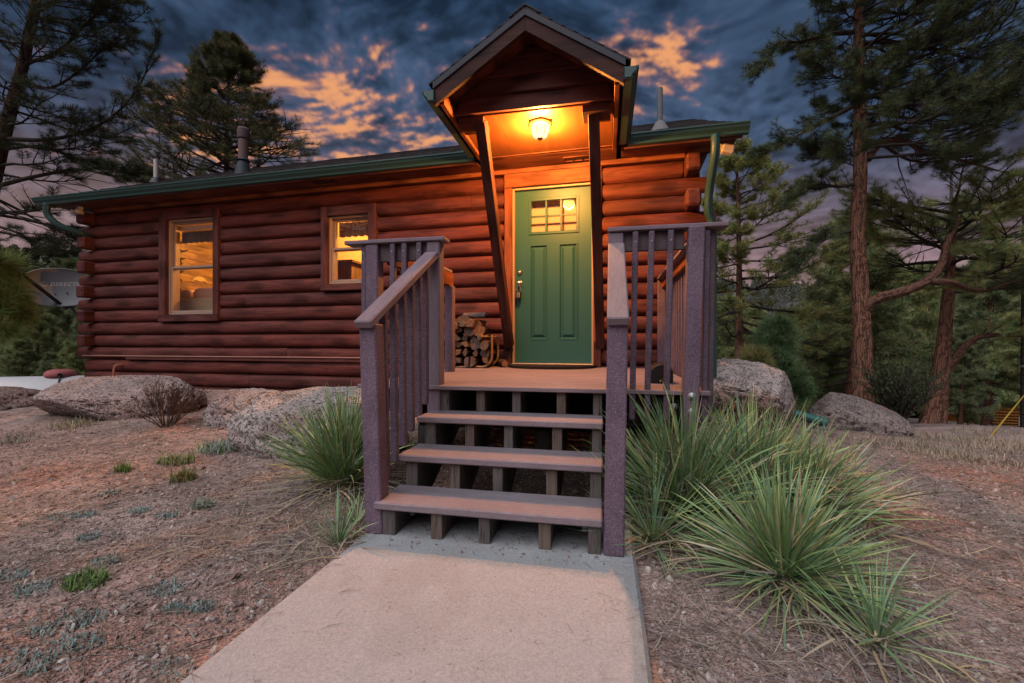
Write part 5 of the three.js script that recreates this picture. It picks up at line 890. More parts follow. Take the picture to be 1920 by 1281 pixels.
[[1640, 832, 0.3], [1700, 840, 0.28], [1740, 822, 0.3], [1800, 826, 0.3], [1860, 830, 0.3], [1885, 850, 0.35], [1905, 842, 0.35], [1840, 870, 0.3], [1760, 855, 0.22], [1850, 812, 0.3]].forEach(([x, y, s], i) => tuft('bleached dry grass clump on the open ground in front of the forest', low(x, y), 320, 0.1, s, STRAW.map((c) => c.map((q) => q * 0.9)), 300 + i, 'bleached grass clumps on the bank', 'dry_grass_clump', 'dry grass'));
// ------------------------------------------------------------------ loose gravel, needles and straw on the ground
function scatter(name, geo, n, place, colors, seed, rough = 0.95) {
  const im = new THREE.InstancedMesh(geo, mat([1, 1, 1], rough, { side: THREE.DoubleSide }), n), r = rng(seed), d = new THREE.Object3D(), c = new THREE.Color(); let k = 0;
  for (let i = 0; i < n * 3 && k < n; i++) { if (!place(r, d)) continue; d.updateMatrix(); im.setMatrixAt(k, d.matrix); const q = colors[Math.floor(r() * colors.length)], s = rr(r, 0.65, 1.2); im.setColorAt(k, c.setRGB(q[0] * s, q[1] * s, q[2] * s)); k++; }
  im.count = k; im.name = numbered(name); im.userData.kind = 'stuff'; im.castShadow = im.receiveShadow = true; scene.add(im); return im;
}
const spot = (r, r0, r1) => { const a = rr(r, -1.0, 1.0), q = rr(r, r0, r1), dx = Math.sin(a), dz = -Math.cos(a), dir = CF.clone().multiplyScalar(-dz).addScaledVector(CR, dx); const x = dir.x * q, z = 5.22 + dir.z * q; if (onWalk(x, z) || (x > -7.9 && x < 1 && z < 0.1)) return null; return V(x, groundHeight(x, z), z); };
const stone = (() => { const g = new THREE.DodecahedronGeometry(1, 0), p = g.attributes.position; for (let i = 0; i < p.count; i++) { const k = 1 + 0.25 * Math.sin(p.getX(i) * 7 + p.getY(i) * 5); p.setXYZ(i, p.getX(i) * k, p.getY(i) * 0.65 * k, p.getZ(i) * k); } g.computeVertexNormals(); return g; })();
scatter('gravel', stone, 60000, (r, d) => { const p = spot(r, 0.6, 6.5); if (!p) return false; const s = 0.0025 + 0.0085 * Math.pow(r(), 3); d.position.copy(p).add(V(0, s * 0.25, 0)); d.rotation.set(r() * 3, r() * 6, r() * 3); d.scale.set(s * rr(r, 0.8, 1.5), s, s); return true; }, [[0.42, 0.3, 0.26], [0.5, 0.4, 0.36], [0.38, 0.25, 0.21], [0.55, 0.46, 0.42], [0.34, 0.28, 0.26]], 501);
scatter('larger_pebbles', stone, 1300, (r, d) => { const p = spot(r, 0.6, 6); if (!p) return false; const s = rr(r, 0.007, 0.016) * (r() < 0.06 ? 1.7 : 1); d.position.copy(p).add(V(0, s * 0.2, 0)); d.rotation.set(r() * 3, r() * 6, r() * 3); d.scale.set(s * 1.3, s * 0.8, s); return true; }, [[0.42, 0.3, 0.27], [0.5, 0.41, 0.37], [0.6, 0.54, 0.5], [0.38, 0.26, 0.23]], 502);
const needleG = (() => { const P = smoothPath([V(-0.5, 0, 0), V(-0.15, 0.02, 0.03), V(0.2, 0.03, 0.03), V(0.5, 0, -0.03)], 4); return limb(P, [0.006, 0.011, 0.012, 0.011, 0.004], 3, 0, 1, false); })();
scatter('pine_litter', needleG, 24000, (r, d) => { const p = spot(r, 0.6, 8); if (!p) return false; const q = fbm(p.x * 0.9, p.z * 0.9, 12, 3); if (q < -0.05 && r() < 0.6) return false; d.position.copy(p).add(V(0, rr(r, 0.001, 0.012), 0)); d.rotation.set(rr(r, -0.15, 0.15), r() * 6.28, rr(r, -0.15, 0.15)); const s = rr(r, 0.05, 0.13); d.scale.set(s, s * 1.2, s * rr(r, 0.9, 1.4)); return true; }, [[0.36, 0.28, 0.22], [0.30, 0.22, 0.18], [0.46, 0.38, 0.30], [0.26, 0.2, 0.18], [0.4, 0.36, 0.33]], 503);
scatter('straw_litter', needleG, 2600, (r, d) => { const right = r() < 0.62, x = right ? rr(r, 0.2, 2.6) : rr(r, -2.2, -1.25), z = right ? rr(r, 2.2, 4.4) : rr(r, 2.2, 3.6); if (onWalk(x, z)) return false; d.position.set(x, groundHeight(x, z) + rr(r, 0.003, 0.03), z); d.rotation.set(rr(r, -0.2, 0.2), r() * 6.28, rr(r, -0.25, 0.25)); const s = rr(r, 0.06, 0.2); d.scale.set(s, s * 0.7, s * 0.7); return true; }, [[0.5, 0.45, 0.38], [0.4, 0.36, 0.32], [0.32, 0.29, 0.28], [0.56, 0.47, 0.33]], 504);
scatter('twigs', needleG, 160, (r, d) => { const p = spot(r, 0.9, 6); if (!p) return false; d.position.copy(p).add(V(0, 0.008, 0)); d.rotation.set(0, r() * 6.28, rr(r, -0.08, 0.08)); const s = rr(r, 0.06, 0.17); d.scale.set(s, s * 1.3, s * 1.3); return true; }, [[0.16, 0.12, 0.11], [0.24, 0.19, 0.17]], 505);
const bladeG = leafGeo(0.7, 0.018, 0.6, 0); bladeG.deleteAttribute('color');
scatter('dry_grass', bladeG, 16000, (r, d) => { const p = spot(r, 3.6, 16); if (!p) return false; const q = fbm(p.x * 0.8 + 5, p.z * 0.8, 3, 3); if (q < 0.02 || (p.x < 0 && r() < 0.72)) return false; d.position.copy(p).add(V(0, -0.004, 0)); d.rotation.set(0, r() * 6.28, -rr(r, 0.5, 1.5), 'YZX'); const s = rr(r, 0.03, 0.085) * (r() < 0.05 ? 1.8 : 1); d.scale.set(s, s, s * 1.3); return true; }, [[0.40, 0.35, 0.3], [0.33, 0.3, 0.27], [0.46, 0.4, 0.32], [0.26, 0.29, 0.24]], 506);
scatter('leaf_litter', new THREE.PlaneGeometry(1, 0.6, 2, 1).rotateX(-Math.PI / 2), 420, (r, d) => { const near = r() < 0.8, x = rr(r, -1.1, 0.05), z = near ? 2.98 + 0.3 * Math.pow(r(), 2) : 3.2 + 2.4 * Math.pow(r(), 2); if (near && r() < 0.35 && Math.abs(((x + 1.05) % 0.26) - 0.13) > 0.06) return false; d.position.set(x, 0.004 + 0.004 * r(), z); d.rotation.set(rr(r, -0.3, 0.3), r() * 6.28, rr(r, -0.3, 0.3)); const s = near ? rr(r, 0.005, 0.013) : rr(r, 0.002, 0.006); d.scale.set(s, s, s); return true; }, [[0.3, 0.13, 0.09], [0.22, 0.12, 0.09], [0.4, 0.24, 0.16]], 507);
scatter('path_needles', needleG, 130, (r, d) => { const side = r() < 0.5, x = side ? -1.17 + 0.28 * Math.pow(r(), 2.2) : 0.12 - 0.28 * Math.pow(r(), 2.2), z = rr(r, 3.0, 5.0); d.position.set(x, 0.004, z); d.rotation.set(0, r() * 6.28, 0); const s = rr(r, 0.025, 0.075); d.scale.set(s, s, s); return true; }, [[0.3, 0.22, 0.17], [0.24, 0.17, 0.14], [0.42, 0.34, 0.26]], 508);
// ------------------------------------------------------------------ pines: tapered trunks, limbs, twigs and needle tufts
function tuftGeo(n, seed, wide) { // a tuft of long needles round a twig end, length about 1
  const r = rng(seed), pos = [], nor = [];
  for (let i = 0; i < n; i++) {
    const a = i * 2.39996 + rr(r, -0.3, 0.3), t = lerp(0.12, 1.25, Math.sqrt((i + 0.5) / n)) + rr(r, -0.12, 0.12), b0 = rr(r, -0.45, 0.15), d = V(Math.cos(a) * Math.sin(t), Math.cos(t), Math.sin(a) * Math.sin(t)), L = rr(r, 0.75, 1.05), s = d.clone().cross(V(rr(r, -1, 1), rr(r, -1, 1), rr(r, -1, 1))).normalize().multiplyScalar(wide);
    const o = V(0, b0, 0), tip = o.clone().addScaledVector(d, L); for (const p of [o.clone().add(s), o.clone().sub(s), tip]) pos.push(p.x, p.y, p.z); const nn = d.clone().add(V(0, 0.6, 0)).normalize(); for (let k = 0; k < 3; k++) nor.push(nn.x, nn.y, nn.z);
  }
  const g = new THREE.BufferGeometry(); g.setAttribute('position', new THREE.Float32BufferAttribute(pos, 3)); g.setAttribute('normal', new THREE.Float32BufferAttribute(nor, 3)); g.computeVertexNormals(); return g;
}
const TUFT = { near: tuftGeo(44, 1, 0.016), mid: tuftGeo(30, 2, 0.026), far: tuftGeo(18, 3, 0.055) };
const UP = V(0, 1, 0);
function pine(name, label, o) {
  const r = rng(o.seed), trunk = o.trunk, n = trunk.length, base = trunk[0].clone(), curve = new THREE.CatmullRomCurve3(trunk), NT = o.trunkSeg ?? 18, TP = curve.getSpacedPoints(NT), H = curve.getLength();
  const rad = (t) => lerp(o.r0, o.r1, Math.pow(t, 0.8)) * (1 + 0.35 * Math.exp(-t * 28));
  const root = thing(name, label, 'pine tree', [base.x, base.y, base.z], 0, o.group), rel = (p) => p.clone().sub(base);
  part('trunk', limb(TP.map(rel), TP.map((_, i) => rad(i / NT)), o.seg ?? 18, 0.1, o.seed), o.barkMat ?? M.bark, root);
  const wood = [], tufts = [];
  const addTuft = (p, d, s) => tufts.push([p, d, s]);
  const dead = o.dead ?? 0.12;
  function branch(P0, d0, L, r0, lvl, foliage) {
    const st = lvl === 0 ? 8 : 4, P = [P0.clone()], Rr = [r0]; let p = P0.clone(), v = d0.clone().normalize(); const droop = o.droop ?? 0.1;
    for (let i = 1; i <= st; i++) {
      const t = i / st; v.add(V(rr(r, -1, 1), rr(r, -1, 1), rr(r, -1, 1)).multiplyScalar(0.13)); v.y += (t < 0.5 ? -droop : droop * 1.3) * (lvl === 0 ? 1 : 0.3); v.normalize(); p = p.clone().addScaledVector(v, L / st); P.push(p); Rr.push(r0 * (1 - 0.85 * t) + 0.003);
      const nx = (o.twigs ?? 1), start = lvl === 0 ? 0.28 : 0.35;
      if (lvl < 2 && t > start) {
        const cnt = lvl === 0 ? Math.round((o.t0 ?? 3) * nx) : o.t1 ?? 2;
        for (let k = 0; k < cnt; k++) {
          const side = V(v.z, 0, -v.x).normalize().multiplyScalar((k % 2 ? 1 : -1) * rr(r, 0.55, 1.2)), d = v.clone().add(side).add(V(0, rr(r, -0.35, 0.55), 0)).normalize();
          if (lvl === 0) branch(p, d, Math.min(L * 0.5, rr(r, 0.35, 0.75) * L * (1.05 - 0.55 * t)), Math.max(0.004, r0 * 0.35), 1, foliage); else { const q = p.clone().addScaledVector(d, rr(r, 0.06, 0.2) * (o.tuft / 0.2)); if (o.twigGeo !== false) wood.push(limb([p, q], [0.004, 0.002], 3, 0, 1, false)); if (foliage) addTuft(q, d, rr(r, 0.75, 1.15)); }
        }
      }
    }
    if (foliage) { addTuft(p, v, 1.1); if (lvl) addTuft(P[st - 1], v.clone().add(V(rr(r, -0.4, 0.4), 0.3, rr(r, -0.4, 0.4))).normalize(), 0.9); }
    wood.push(limb(P, Rr, lvl === 0 ? 6 : 3, 0, 1, false));
  }
  for (let i = 0; i < o.limbs; i++) {
    const t = lerp(o.from, 0.985, Math.pow((i + r() * 0.8) / o.limbs, o.dist ?? 0.9)), p = rel(curve.getPointAt(t)); let a = i * 2.39996 + rr(r, -0.6, 0.6); if (o.bias !== undefined && r() < o.biasK) a = o.bias + rr(r, -0.9, 0.9);
    const L = (o.len(t)) * rr(r, 0.7, 1.12) * (o.shape ? o.shape(a, t) : 1), el = lerp(o.el0 ?? -0.1, o.el1 ?? 0.8, (t - o.from) / (1 - o.from)) + rr(r, -0.18, 0.18); if (L < 0.15) continue;
    branch(p, V(Math.cos(a) * Math.cos(el), Math.sin(el), Math.sin(a) * Math.cos(el)), L, clamp(L * 0.021, 0.006, 0.07) * (o.limbR ?? 1), 0, r() > dead * (t < o.from + 0.25 ? 2 : 0.4));
  }
  for (const c of o.custom ?? []) { // limbs drawn one by one
    const P = smoothPath(c.pts.map(rel), 14); wood.length && 0; part('limb', limb(P, P.map((_, i) => lerp(c.r0, c.r1, i / 14)), 9, 0.12, o.seed + 3), c.bark ? M.limbBark : M.twig, root);
    if (c.twigs) for (let i = c.from ?? 5; i <= 14; i++) for (let k = 0; k < c.twigs; k++) { const v = P[Math.min(14, i + 1)].clone().sub(P[i - 1]).normalize(), side = V(v.z, 0, -v.x).multiplyScalar((k % 2 ? 1 : -1) * rr(r, 0.4, 1.2)); branch(P[i], v.add(side).add(V(0, rr(r, -0.4, 0.7), 0)).normalize(), rr(r, 0.35, 1) * c.tl, 0.01, 1, true); }
  }
  addTuft(rel(TP[NT]), UP, 1.2);
  if (o.woody !== false) part('branches', merge(wood), o.twigMat ?? M.twig, root, 'stuff');
  const src = o.geo ?? TUFT.mid, sp = src.attributes.position.array, sn = src.attributes.normal.array, cnt = sp.length / 3, pos = new Float32Array(tufts.length * sp.length), nor = new Float32Array(pos.length), col = new Float32Array(pos.length), d = new THREE.Object3D(), q2 = new THREE.Quaternion(), w = V(0, 0, 0), G = o.green ?? [0.085, 0.115, 0.05];
  tufts.forEach(([p, v, s], i) => {
    d.quaternion.setFromUnitVectors(UP, v.clone().add(V(0, 0.25, 0)).normalize()); q2.setFromAxisAngle(UP, r() * 6.28); d.quaternion.multiply(q2); const S = s * o.tuft, k = rr(r, 0.55, 1.3), y = rr(r, 0.8, 1.35);
    for (let a = 0; a < cnt; a++) { const q = (i * cnt + a) * 3; w.fromArray(sp, a * 3).applyQuaternion(d.quaternion); pos[q] = p.x + w.x * S; pos[q + 1] = p.y + w.y * S; pos[q + 2] = p.z + w.z * S; w.fromArray(sn, a * 3).applyQuaternion(d.quaternion); nor[q] = w.x; nor[q + 1] = w.y; nor[q + 2] = w.z; col[q] = G[0] * k * y; col[q + 1] = G[1] * k; col[q + 2] = G[2] * k; }
  });
  const cg = new THREE.BufferGeometry(); cg.setAttribute('position', new THREE.BufferAttribute(pos, 3)); cg.setAttribute('normal', new THREE.BufferAttribute(nor, 3)); cg.setAttribute('color', new THREE.BufferAttribute(col, 3));
  part('crown', cg, M.needle, root); return root;
}
// the big pine at the picture's edge beyond the cabin corner
{
  const D = 9, p = (x, y, d = D) => at(x, y, d), b = p(-40, 640); b.y = groundHeight(b.x, b.z) - 0.1;
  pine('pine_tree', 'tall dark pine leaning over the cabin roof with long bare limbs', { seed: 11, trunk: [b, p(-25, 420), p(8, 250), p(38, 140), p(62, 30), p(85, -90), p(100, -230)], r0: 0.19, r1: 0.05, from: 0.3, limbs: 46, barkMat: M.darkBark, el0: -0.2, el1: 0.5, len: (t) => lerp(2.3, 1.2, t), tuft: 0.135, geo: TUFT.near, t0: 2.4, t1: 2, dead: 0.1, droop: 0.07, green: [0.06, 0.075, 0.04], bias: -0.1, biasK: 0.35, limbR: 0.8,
    custom: [{ pts: [p(5, 260), p(90, 262), p(160, 245), p(215, 215), p(262, 160), p(290, 85)], r0: 0.045, r1: 0.008, twigs: 2, tl: 0.5, from: 4 }, { pts: [p(45, 120), p(110, 95), p(165, 40), p(200, 10), p(228, 5)], r0: 0.04, r1: 0.008, twigs: 2, tl: 0.45, from: 5 }, { pts: [p(-10, 350), p(70, 330), p(150, 318), p(215, 330), p(255, 325)], r0: 0.045, r1: 0.008, twigs: 2, tl: 0.5, from: 4 }, { pts: [p(0, 280), p(80, 275), p(150, 300), p(205, 312), p(240, 332)], r0: 0.035, r1: 0.007, twigs: 2, tl: 0.4, from: 4 }, { pts: [p(-20, 400), p(60, 395), p(120, 385), p(150, 400)], r0: 0.04, r1: 0.008, twigs: 2, tl: 0.4, from: 4 }, { pts: [p(-20, 420), p(40, 440), p(75, 470), p(120, 470)], r0: 0.03, r1: 0.006, twigs: 2, tl: 0.45, from: 4 }, { pts: [p(40, 150), p(90, 165), p(140, 140), p(185, 100), p(225, 75)], r0: 0.035, r1: 0.007, twigs: 2, tl: 0.4, from: 5 }] });
}
// conical pine behind the cabin
{
  const D = 15, p = (x, y, d = D) => at(x, y, d), b = p(424, 640); b.y = groundHeight(b.x, b.z) - 0.2;
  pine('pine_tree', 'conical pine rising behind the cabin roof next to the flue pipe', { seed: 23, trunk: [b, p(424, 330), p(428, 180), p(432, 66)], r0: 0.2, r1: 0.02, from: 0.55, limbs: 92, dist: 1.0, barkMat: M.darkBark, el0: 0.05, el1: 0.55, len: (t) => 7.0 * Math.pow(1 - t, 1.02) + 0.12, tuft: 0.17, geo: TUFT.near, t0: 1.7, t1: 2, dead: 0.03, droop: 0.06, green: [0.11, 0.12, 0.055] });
}
// the big ponderosa, its heavy lower limb bending away from the cabin
{
  const D = 9, p = (x, y, d = D) => at(x, y, d), b = p(1616, 800); b.y = groundHeight(b.x, b.z) - 0.15;
  const M1 = p(1740, 527, 8.7);
  pine('ponderosa_pine', 'large orange-barked ponderosa pine with a heavy curved limb and wind-swept crown', { seed: 37, trunk: [b, p(1617, 690), p(1614, 560), p(1608, 440), p(1613, 320), p(1612, 200), p(1610, 80), p(1612, -60), p(1625, -200)], r0: 0.195, r1: 0.055, seg: 26, trunkSeg: 40, from: 0.5, limbs: 90, dist: 0.85, el0: -0.06, el1: 0.55, len: (t) => lerp(2.1, 1.6, t), shape: (a) => 0.62 + 0.85 * Math.max(0, Math.cos(a - 0.2)), tuft: 0.128, geo: TUFT.near, t0: 2.6, t1: 2, dead: 0.08, droop: 0.14, green: [0.08, 0.108, 0.05], bias: 0.2, biasK: 0.35, limbR: 0.75,
    custom: [{ pts: [p(1614, 592), p(1640, 562, 8.85), p(1690, 548, 8.7), M1, p(1768, 490), p(1776, 455), p(1800, 410)], r0: 0.115, r1: 0.045, bark: true, twigs: 1, tl: 0.9, from: 11 }, { pts: [M1, p(1785, 530, 8.6), p(1830, 545), p(1880, 535), p(1935, 520)], r0: 0.06, r1: 0.03, bark: true, twigs: 2, tl: 0.7, from: 7 }, { pts: [p(1600, 60), p(1550, 65), p(1500, 78), p(1462, 82), p(1438, 118)], r0: 0.05, r1: 0.01, twigs: 3, tl: 0.6, from: 3 }, { pts: [p(1606, 195), p(1570, 215), p(1530, 235), p(1480, 262), p(1455, 275)], r0: 0.055, r1: 0.012, twigs: 3, tl: 0.55, from: 4 }, { pts: [p(1605, 345), p(1570, 350), p(1530, 345), p(1495, 365)], r0: 0.04, r1: 0.01, twigs: 3, tl: 0.4, from: 5 }, { pts: [p(1627, 300), p(1650, 270), p(1690, 262), p(1740, 290), p(1800, 300), p(1870, 320)], r0: 0.07, r1: 0.015, bark: true, twigs: 3, tl: 0.75, from: 4 }, { pts: [p(1608, 430), p(1570, 440), p(1530, 460), p(1505, 490)], r0: 0.035, r1: 0.01, twigs: 3, tl: 0.5, from: 4 }, { pts: [p(1625, 235), p(1660, 205), p(1710, 185), p(1780, 190), p(1850, 200)], r0: 0.06, r1: 0.012, twigs: 3, tl: 0.8, from: 3 }, { pts: [p(1620, 130), p(1670, 100), p(1740, 90), p(1820, 110), p(1868, 105)], r0: 0.06, r1: 0.012, twigs: 3, tl: 0.8, from: 3 }, { pts: [p(1606, 312), p(1580, 305), p(1545, 325)], r0: 0.018, r1: 0.006 }] });
}
// leaning pine with forked trunk
{
  const D = 10.5, p = (x, y, d = D) => at(x, y, d), b = p(1748, 815); b.y = groundHeight(b.x, b.z) - 0.15;
  pine('ponderosa_pine', 'leaning fork-trunked pine behind the dark shrub, its crown spreading wide and low', { seed: 53, trunk: [b, p(1762, 720), p(1772, 620), p(1780, 530), p(1788, 430), p(1792, 370)], r0: 0.22, r1: 0.05, seg: 22, trunkSeg: 30, from: 0.6, limbs: 24, el0: -0.05, el1: 0.4, len: (t) => lerp(2.8, 2.0, t), tuft: 0.15, geo: TUFT.near, t0: 3.2, t1: 2, dead: 0.05, droop: 0.06, green: [0.25, 0.3, 0.11], barkMat: M.bark,
    custom: [{ pts: [p(1768, 705), p(1795, 668), p(1820, 640), p(1860, 628), p(1935, 632)], r0: 0.1, r1: 0.03, bark: true, twigs: 2, tl: 0.8, from: 8 }, { pts: [p(1784, 450), p(1840, 420), p(1900, 400), p(1960, 395)], r0: 0.06, r1: 0.015, twigs: 3, tl: 0.9, from: 2 }, { pts: [p(1784, 470), p(1740, 430), p(1690, 405), p(1640, 400)], r0: 0.05, r1: 0.012, twigs: 3, tl: 0.8, from: 3 }] });
}
// pine beyond the pale boulder
{
  const D = 15, p = (x, y, d = D) => at(x, y, d), b = p(1386, 760); b.y = groundHeight(b.x, b.z) - 0.2;
  pine('pine_tree', 'bushy olive-green pine standing just past the corner of the cabin', { seed: 67, trunk: [b, p(1386, 640), p(1386, 480), p(1384, 380), p(1380, 278)], r0: 0.19, r1: 0.03, seg: 14, from: 0.33, limbs: 56, dist: 0.95, el0: -0.12, el1: 0.6, len: (t) => 3.0 * Math.pow(1 - t, 0.75) + 0.2, shape: (a) => 1 + 0.25 * Math.cos(a), tuft: 0.17, geo: TUFT.mid, t0: 2.2, t1: 2, dead: 0.03, droop: 0.07, green: [0.27, 0.30, 0.105] });
}
// long-needled saplings
{
  const s = (label, px, py, D, h, seed, green) => { const b = onGround(px, D, 0.05), top = at(px, py, D); h = top.y - b.y; pine('pine_sapling', label, { seed, trunk: [b, b.clone().lerp(top, 0.5), top], r0: 0.04, r1: 0.01, seg: 8, trunkSeg: 8, from: label.includes('edge') ? 0.5 : 0.12, limbs: Math.round(26 + h * 6), el0: 0.35, el1: 1.1, len: (t) => Math.min(0.27 * h, 0.6) * (1 - t) + 0.12, tuft: 0.24, geo: TUFT.near, t0: 1.2, t1: 1, dead: 0, droop: 0.0, green }); };
  s('bluish long-needled pine sapling behind the pale boulder', 1455, 602, 9.5, 2, 71, [0.11, 0.19, 0.085]);
  s('soft green pine sapling at the very edge near the satellite dish', -22, 490, 6.6, 2, 72, [0.17, 0.25, 0.085]);
  s('short bushy olive pine seedling between pale boulder and sapling', 1412, 665, 9, 1, 73, [0.2, 0.21, 0.08]);
  s('little pine seedling in front of the far orange-lit cabin', 1815, 752, 26, 2, 74, [0.24, 0.27, 0.12]);
}
// dead snag
{
  const D = 14, b = onGround(1750, D, 0.2), n = thing('dead_snag', 'bare dead tree top standing above the spreading pine', 'dead tree', [b.x, b.y, b.z]), q = (x, y) => at(x, y, D).sub(b);
  part('trunk', limb([V(0, 0, 0), q(1777, 500), q(1784, 400), q(1784, 312)], [0.1, 0.07, 0.055, 0.02], 10, 0.1, 4), mat([0.1, 0.088, 0.085], 0.95), n);
  for (const [x0, y0, x1, y1] of [[1786, 400, 1812, 372], [1785, 352, 1772, 346], [1785, 380, 1770, 392]]) part('dead_branch', limb([q(x0, y0), q((x0 + x1) / 2, (y0 + y1) / 2 - 2), q(x1, y1)], [0.03, 0.02, 0.008], 6), mat([0.16, 0.14, 0.135], 0.95), n);
}
// forest pines down the slope: three prototypes, then copies
{
  const mk = (seed, H, w, green, label, x, D) => { const b = onGround(x, D, 0.1), t = b.clone().add(V(rr(rng(seed), -0.3, 0.3), H, 0)); return pine('forest_pine', label, { seed, trunk: [b, b.clone().lerp(t, 0.5).add(V(0.08, 0, 0.05)), t], r0: 0.022 * H, r1: 0.02, seg: 9, trunkSeg: 10, from: 0.2, limbs: 46, el0: -0.15, el1: 0.75, len: (q) => w * Math.pow(1 - q, 0.7) + 0.25, tuft: 0.3, geo: TUFT.mid, t0: 2.4, t1: 1, dead: 0.03, droop: 0.06, green, twigGeo: false, group: 'forest pines on the slope below the cabin' }); };
  const GRP = 'forest pines on the slope below the cabin', LAB = 'dark green pine standing among the trees down the slope';
  const protos = [mk(81, 8, 2.3, [0.18, 0.225, 0.10], LAB, 1590, 17), mk(82, 7, 2.0, [0.22, 0.27, 0.11], LAB, 1690, 20), mk(83, 9, 2.5, [0.16, 0.205, 0.10], LAB, 1850, 22)];
  const r = rng(88), list = [];
  // [px, depth, where the top shows]
  for (const [x, d, y] of [[1540, 24, 620], [1640, 27, 500], [1560, 32, 600], [1730, 25, 490], [1835, 46, 500], [1975, 26, 520], [1770, 36, 530], [1660, 40, 520], [1500, 34, 610], [1600, 46, 590], [1700, 52, 550], [1850, 56, 545], [1940, 50, 500], [1480, 45, 585], [1430, 30, 600], [1360, 24, 570], [1345, 34, 560], [1410, 42, 580], [1550, 58, 605], [1750, 62, 560], [1900, 62, 570], [1800, 18, 620], [1530, 19, 610], [1960, 19, 540], [1640, 62, 560], [1935, 60, 590], [1980, 30, 480], [1360, 50, 590], [1690, 19, 610], [1586, 21, 490], [1740, 44, 600], [1625, 33, 620],
    [100, 26, 655], [140, 24, 640], [40, 30, 640], [60, 38, 570], [120, 44, 560], [10, 50, 530], [160, 52, 500], [85, 58, 520], [-30, 44, 510], [195, 40, 520], [45, 66, 500], [130, 70, 495], [180, 72, 490], [0, 72, 500], [-50, 64, 490], [75, 32, 600]]) {
    const k = Math.floor(r() * 3), c = protos[k].clone(); c.name = numbered('forest_pine'); const p = onGround(x, d, 0.1), top = 0.954 + (640.5 - y) / 845 * d, s = Math.max(0.25, (top - p.y) / [8, 7, 9][k]) * rr(r, 0.93, 1.05); c.position.copy(p); c.rotation.y = r() * 6.28; c.scale.set(s * 1.0, s, s * 1.0); scene.add(c);
  }
}
// far woods on the hills: one mass
{
  const far = (name, a0, a1, R0_, R1_, n, seed, ht, green) => scatter(name, (() => { const g = [], r = rng(4); for (let k = 0; k < 70; k++) { const y = Math.pow(r(), 0.8), a = r() * 6.28, q = (1 - y) * 0.24 + 0.02; const c = new THREE.ConeGeometry(0.036, 0.1, 4, 1, true).rotateZ(rr(r, -1.2, 1.2)).translate(Math.cos(a) * q, 0.1 + y * 0.88, Math.sin(a) * q); g.push(c); } g.push(new THREE.CylinderGeometry(0.008, 0.02, 0.9, 5).translate(0, 0.4, 0)); return merge(g); })(), n, (r, d) => { const a = rr(r, a0, a1), q = rr(r, R0_, R1_), dir = CF.clone().multiplyScalar(Math.cos(a)).addScaledVector(CR, Math.sin(a)), x = dir.x * q, z = 5 + dir.z * q, h = hillHeight(x, z, a, q); if (h === null) return false; d.position.set(x, h - 0.3, z); d.rotation.set(0, r() * 6.28, 0); const s = ht * rr(r, 0.6, 1.15); d.scale.set(s * 1.15, s, s * 1.15); return true; }, green, seed);
  const hillHeight = (x, z, a, q) => { for (const h of HILLS) if (a > h.a0 && a < h.a1) { const t = (a - h.a0) / (h.a1 - h.a0), k = (q / h.R - 0.62) / 0.5; if (k > 0 && k < 1) { const n = fbm(x * 0.02, z * 0.02, 3, 4); return -14 + h.fn(t) * Math.sin(Math.min(1, k * 1.15) * Math.PI / 2) * (1 + 0.25 * n) + 3 * n * k; } } return q < 125 ? groundHeight(x, z) : null; };
  far('far_woods', -1.05, -0.56, 82, 145, 1900, 601, 7, [[0.11, 0.14, 0.085], [0.14, 0.165, 0.09], [0.095, 0.12, 0.08]]);
  far('far_woods', 0.36, 1.05, 66, 120, 900, 602, 10, [[0.16, 0.2, 0.11], [0.2, 0.24, 0.12], [0.13, 0.16, 0.1]]);
  far('far_woods', 0.2, 1.05, 210, 365, 1600, 603, 9, [[0.15, 0.165, 0.135], [0.18, 0.19, 0.15]]);
}
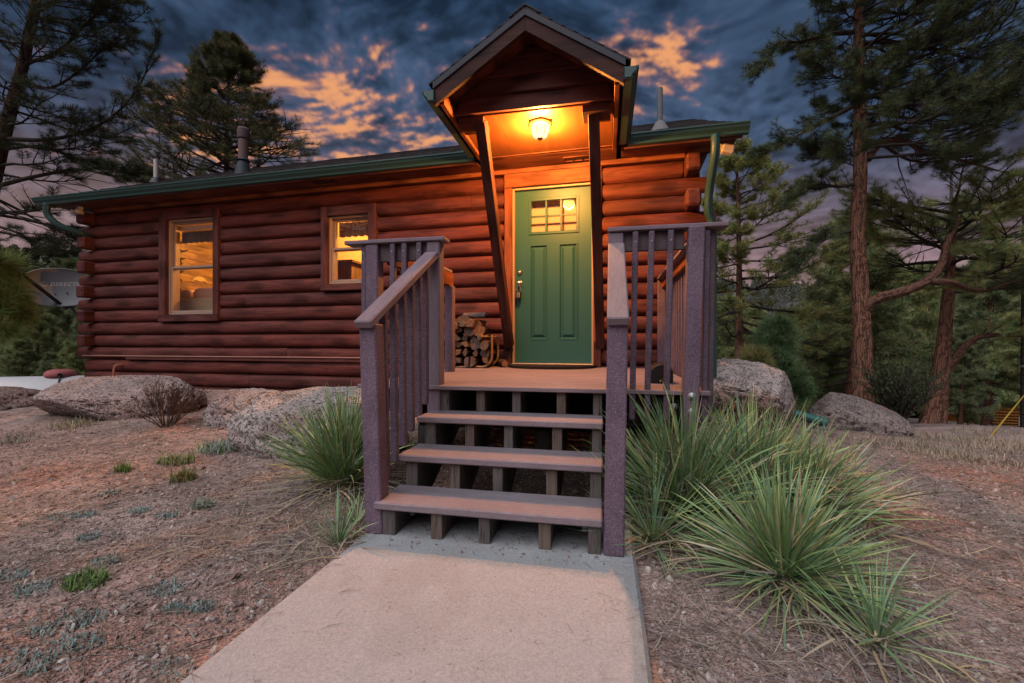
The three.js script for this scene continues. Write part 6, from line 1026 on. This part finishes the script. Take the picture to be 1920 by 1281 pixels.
// ------------------------------------------------------------------ far buildings, pole and guy wire
{
  const D = 36, a = onGround(1884, D), c = thing('far_cabin', 'orange-lit log cabin far down the slope beyond the trees', 'cabin', [a.x, a.y, a.z], YAW - 0.2);
  const glowWood = wood([0.56, 0.22, 0.05], 0.6); for (let i = 0; i < 9; i++) part('log', limb([V(-2.6, 0.14 + i * 0.22, 0), V(2.6, 0.14 + i * 0.22, 0)], [0.115, 0.115], 8), glowWood, c);  // orange lamp glow is put into the wood colour of both buildings
  part('wall', box(-2.5, 0, -3.5, 2.5, 2.1, -0.06, 0.02), glowWood, c); part('gable', extrude(poly([[-2.5, 2.1], [2.5, 2.1], [0, 3.0]]), 0.1, 0).translate(0, 0, -0.1), glowWood, c);
  for (const s of [-1, 1]) part('roof', beam(V(s * 3, 1.85, -1.75), V(0, 3.1, -1.75), 4.4, 0.12), mat([0.1, 0.095, 0.095], 0.9), c); part('window', box(0.9, 0.7, 0.1, 2.0, 1.5, 0.14, 0.01), M.black, c); part('window_frame', merge([box(0.82, 0.62, 0.1, 0.9, 1.58, 0.16, 0.01), box(2.0, 0.62, 0.1, 2.08, 1.58, 0.16, 0.01), box(0.9, 1.5, 0.1, 2.0, 1.58, 0.16, 0.01), box(0.9, 0.62, 0.1, 2.0, 0.7, 0.16, 0.01)]), M.vinyl, c);
  const b = onGround(1796, D + 2), t = thing('far_shed', 'small orange-lit roofed shed half hidden by a pine seedling', 'shed', [b.x, b.y, b.z], YAW + 0.5);
  part('wall', box(-0.8, 0, -0.8, 0.8, 1.1, 0.8, 0.02), glowWood, t); for (const s of [-1, 1]) part('roof', beam(V(s * 1.1, 0.85, 0), V(0, 1.75, 0), 1.9, 0.07), mat([0.62, 0.17, 0.04], 0.7), t);  // the roof colour carries the same painted glow
  const g0 = low(1858, 818), g1 = at(1935, 724, 10.4); const w = thing('guy_wire', 'thin guy wire in a yellow plastic sleeve by the picture edge', 'guy wire', [g0.x, g0.y, g0.z]), e = g1.clone().sub(g0);
  part('sleeve', limb([V(0, 0, 0), e.clone().multiplyScalar(0.72)], [0.011, 0.011], 8), mat([0.62, 0.42, 0.05], 0.5), w); part('wire', limb([e.clone().multiplyScalar(0.72), e.clone().multiplyScalar(1.6)], [0.006, 0.006], 6), M.steel, w);
  const pb = onGround(1921, 11.5, 0.1), pl = thing('utility_pole', 'weathered wooden pole at the picture edge beside the guy wire', 'pole', [pb.x, pb.y, pb.z]); part('shaft', limb([V(0, 0, 0), V(0.02, 3, 0), V(0.05, 7, 0)], [0.085, 0.08, 0.07], 12), mat([0.13, 0.1, 0.09], 0.95, { map: scaled(T.aged, 1, 1) }), pl); part('pole_band', limb([V(0.012, 2, 0), V(0.012, 2.06, 0)], [0.088, 0.088], 12), M.steel, pl);
}
renderer.render(scene, camera);
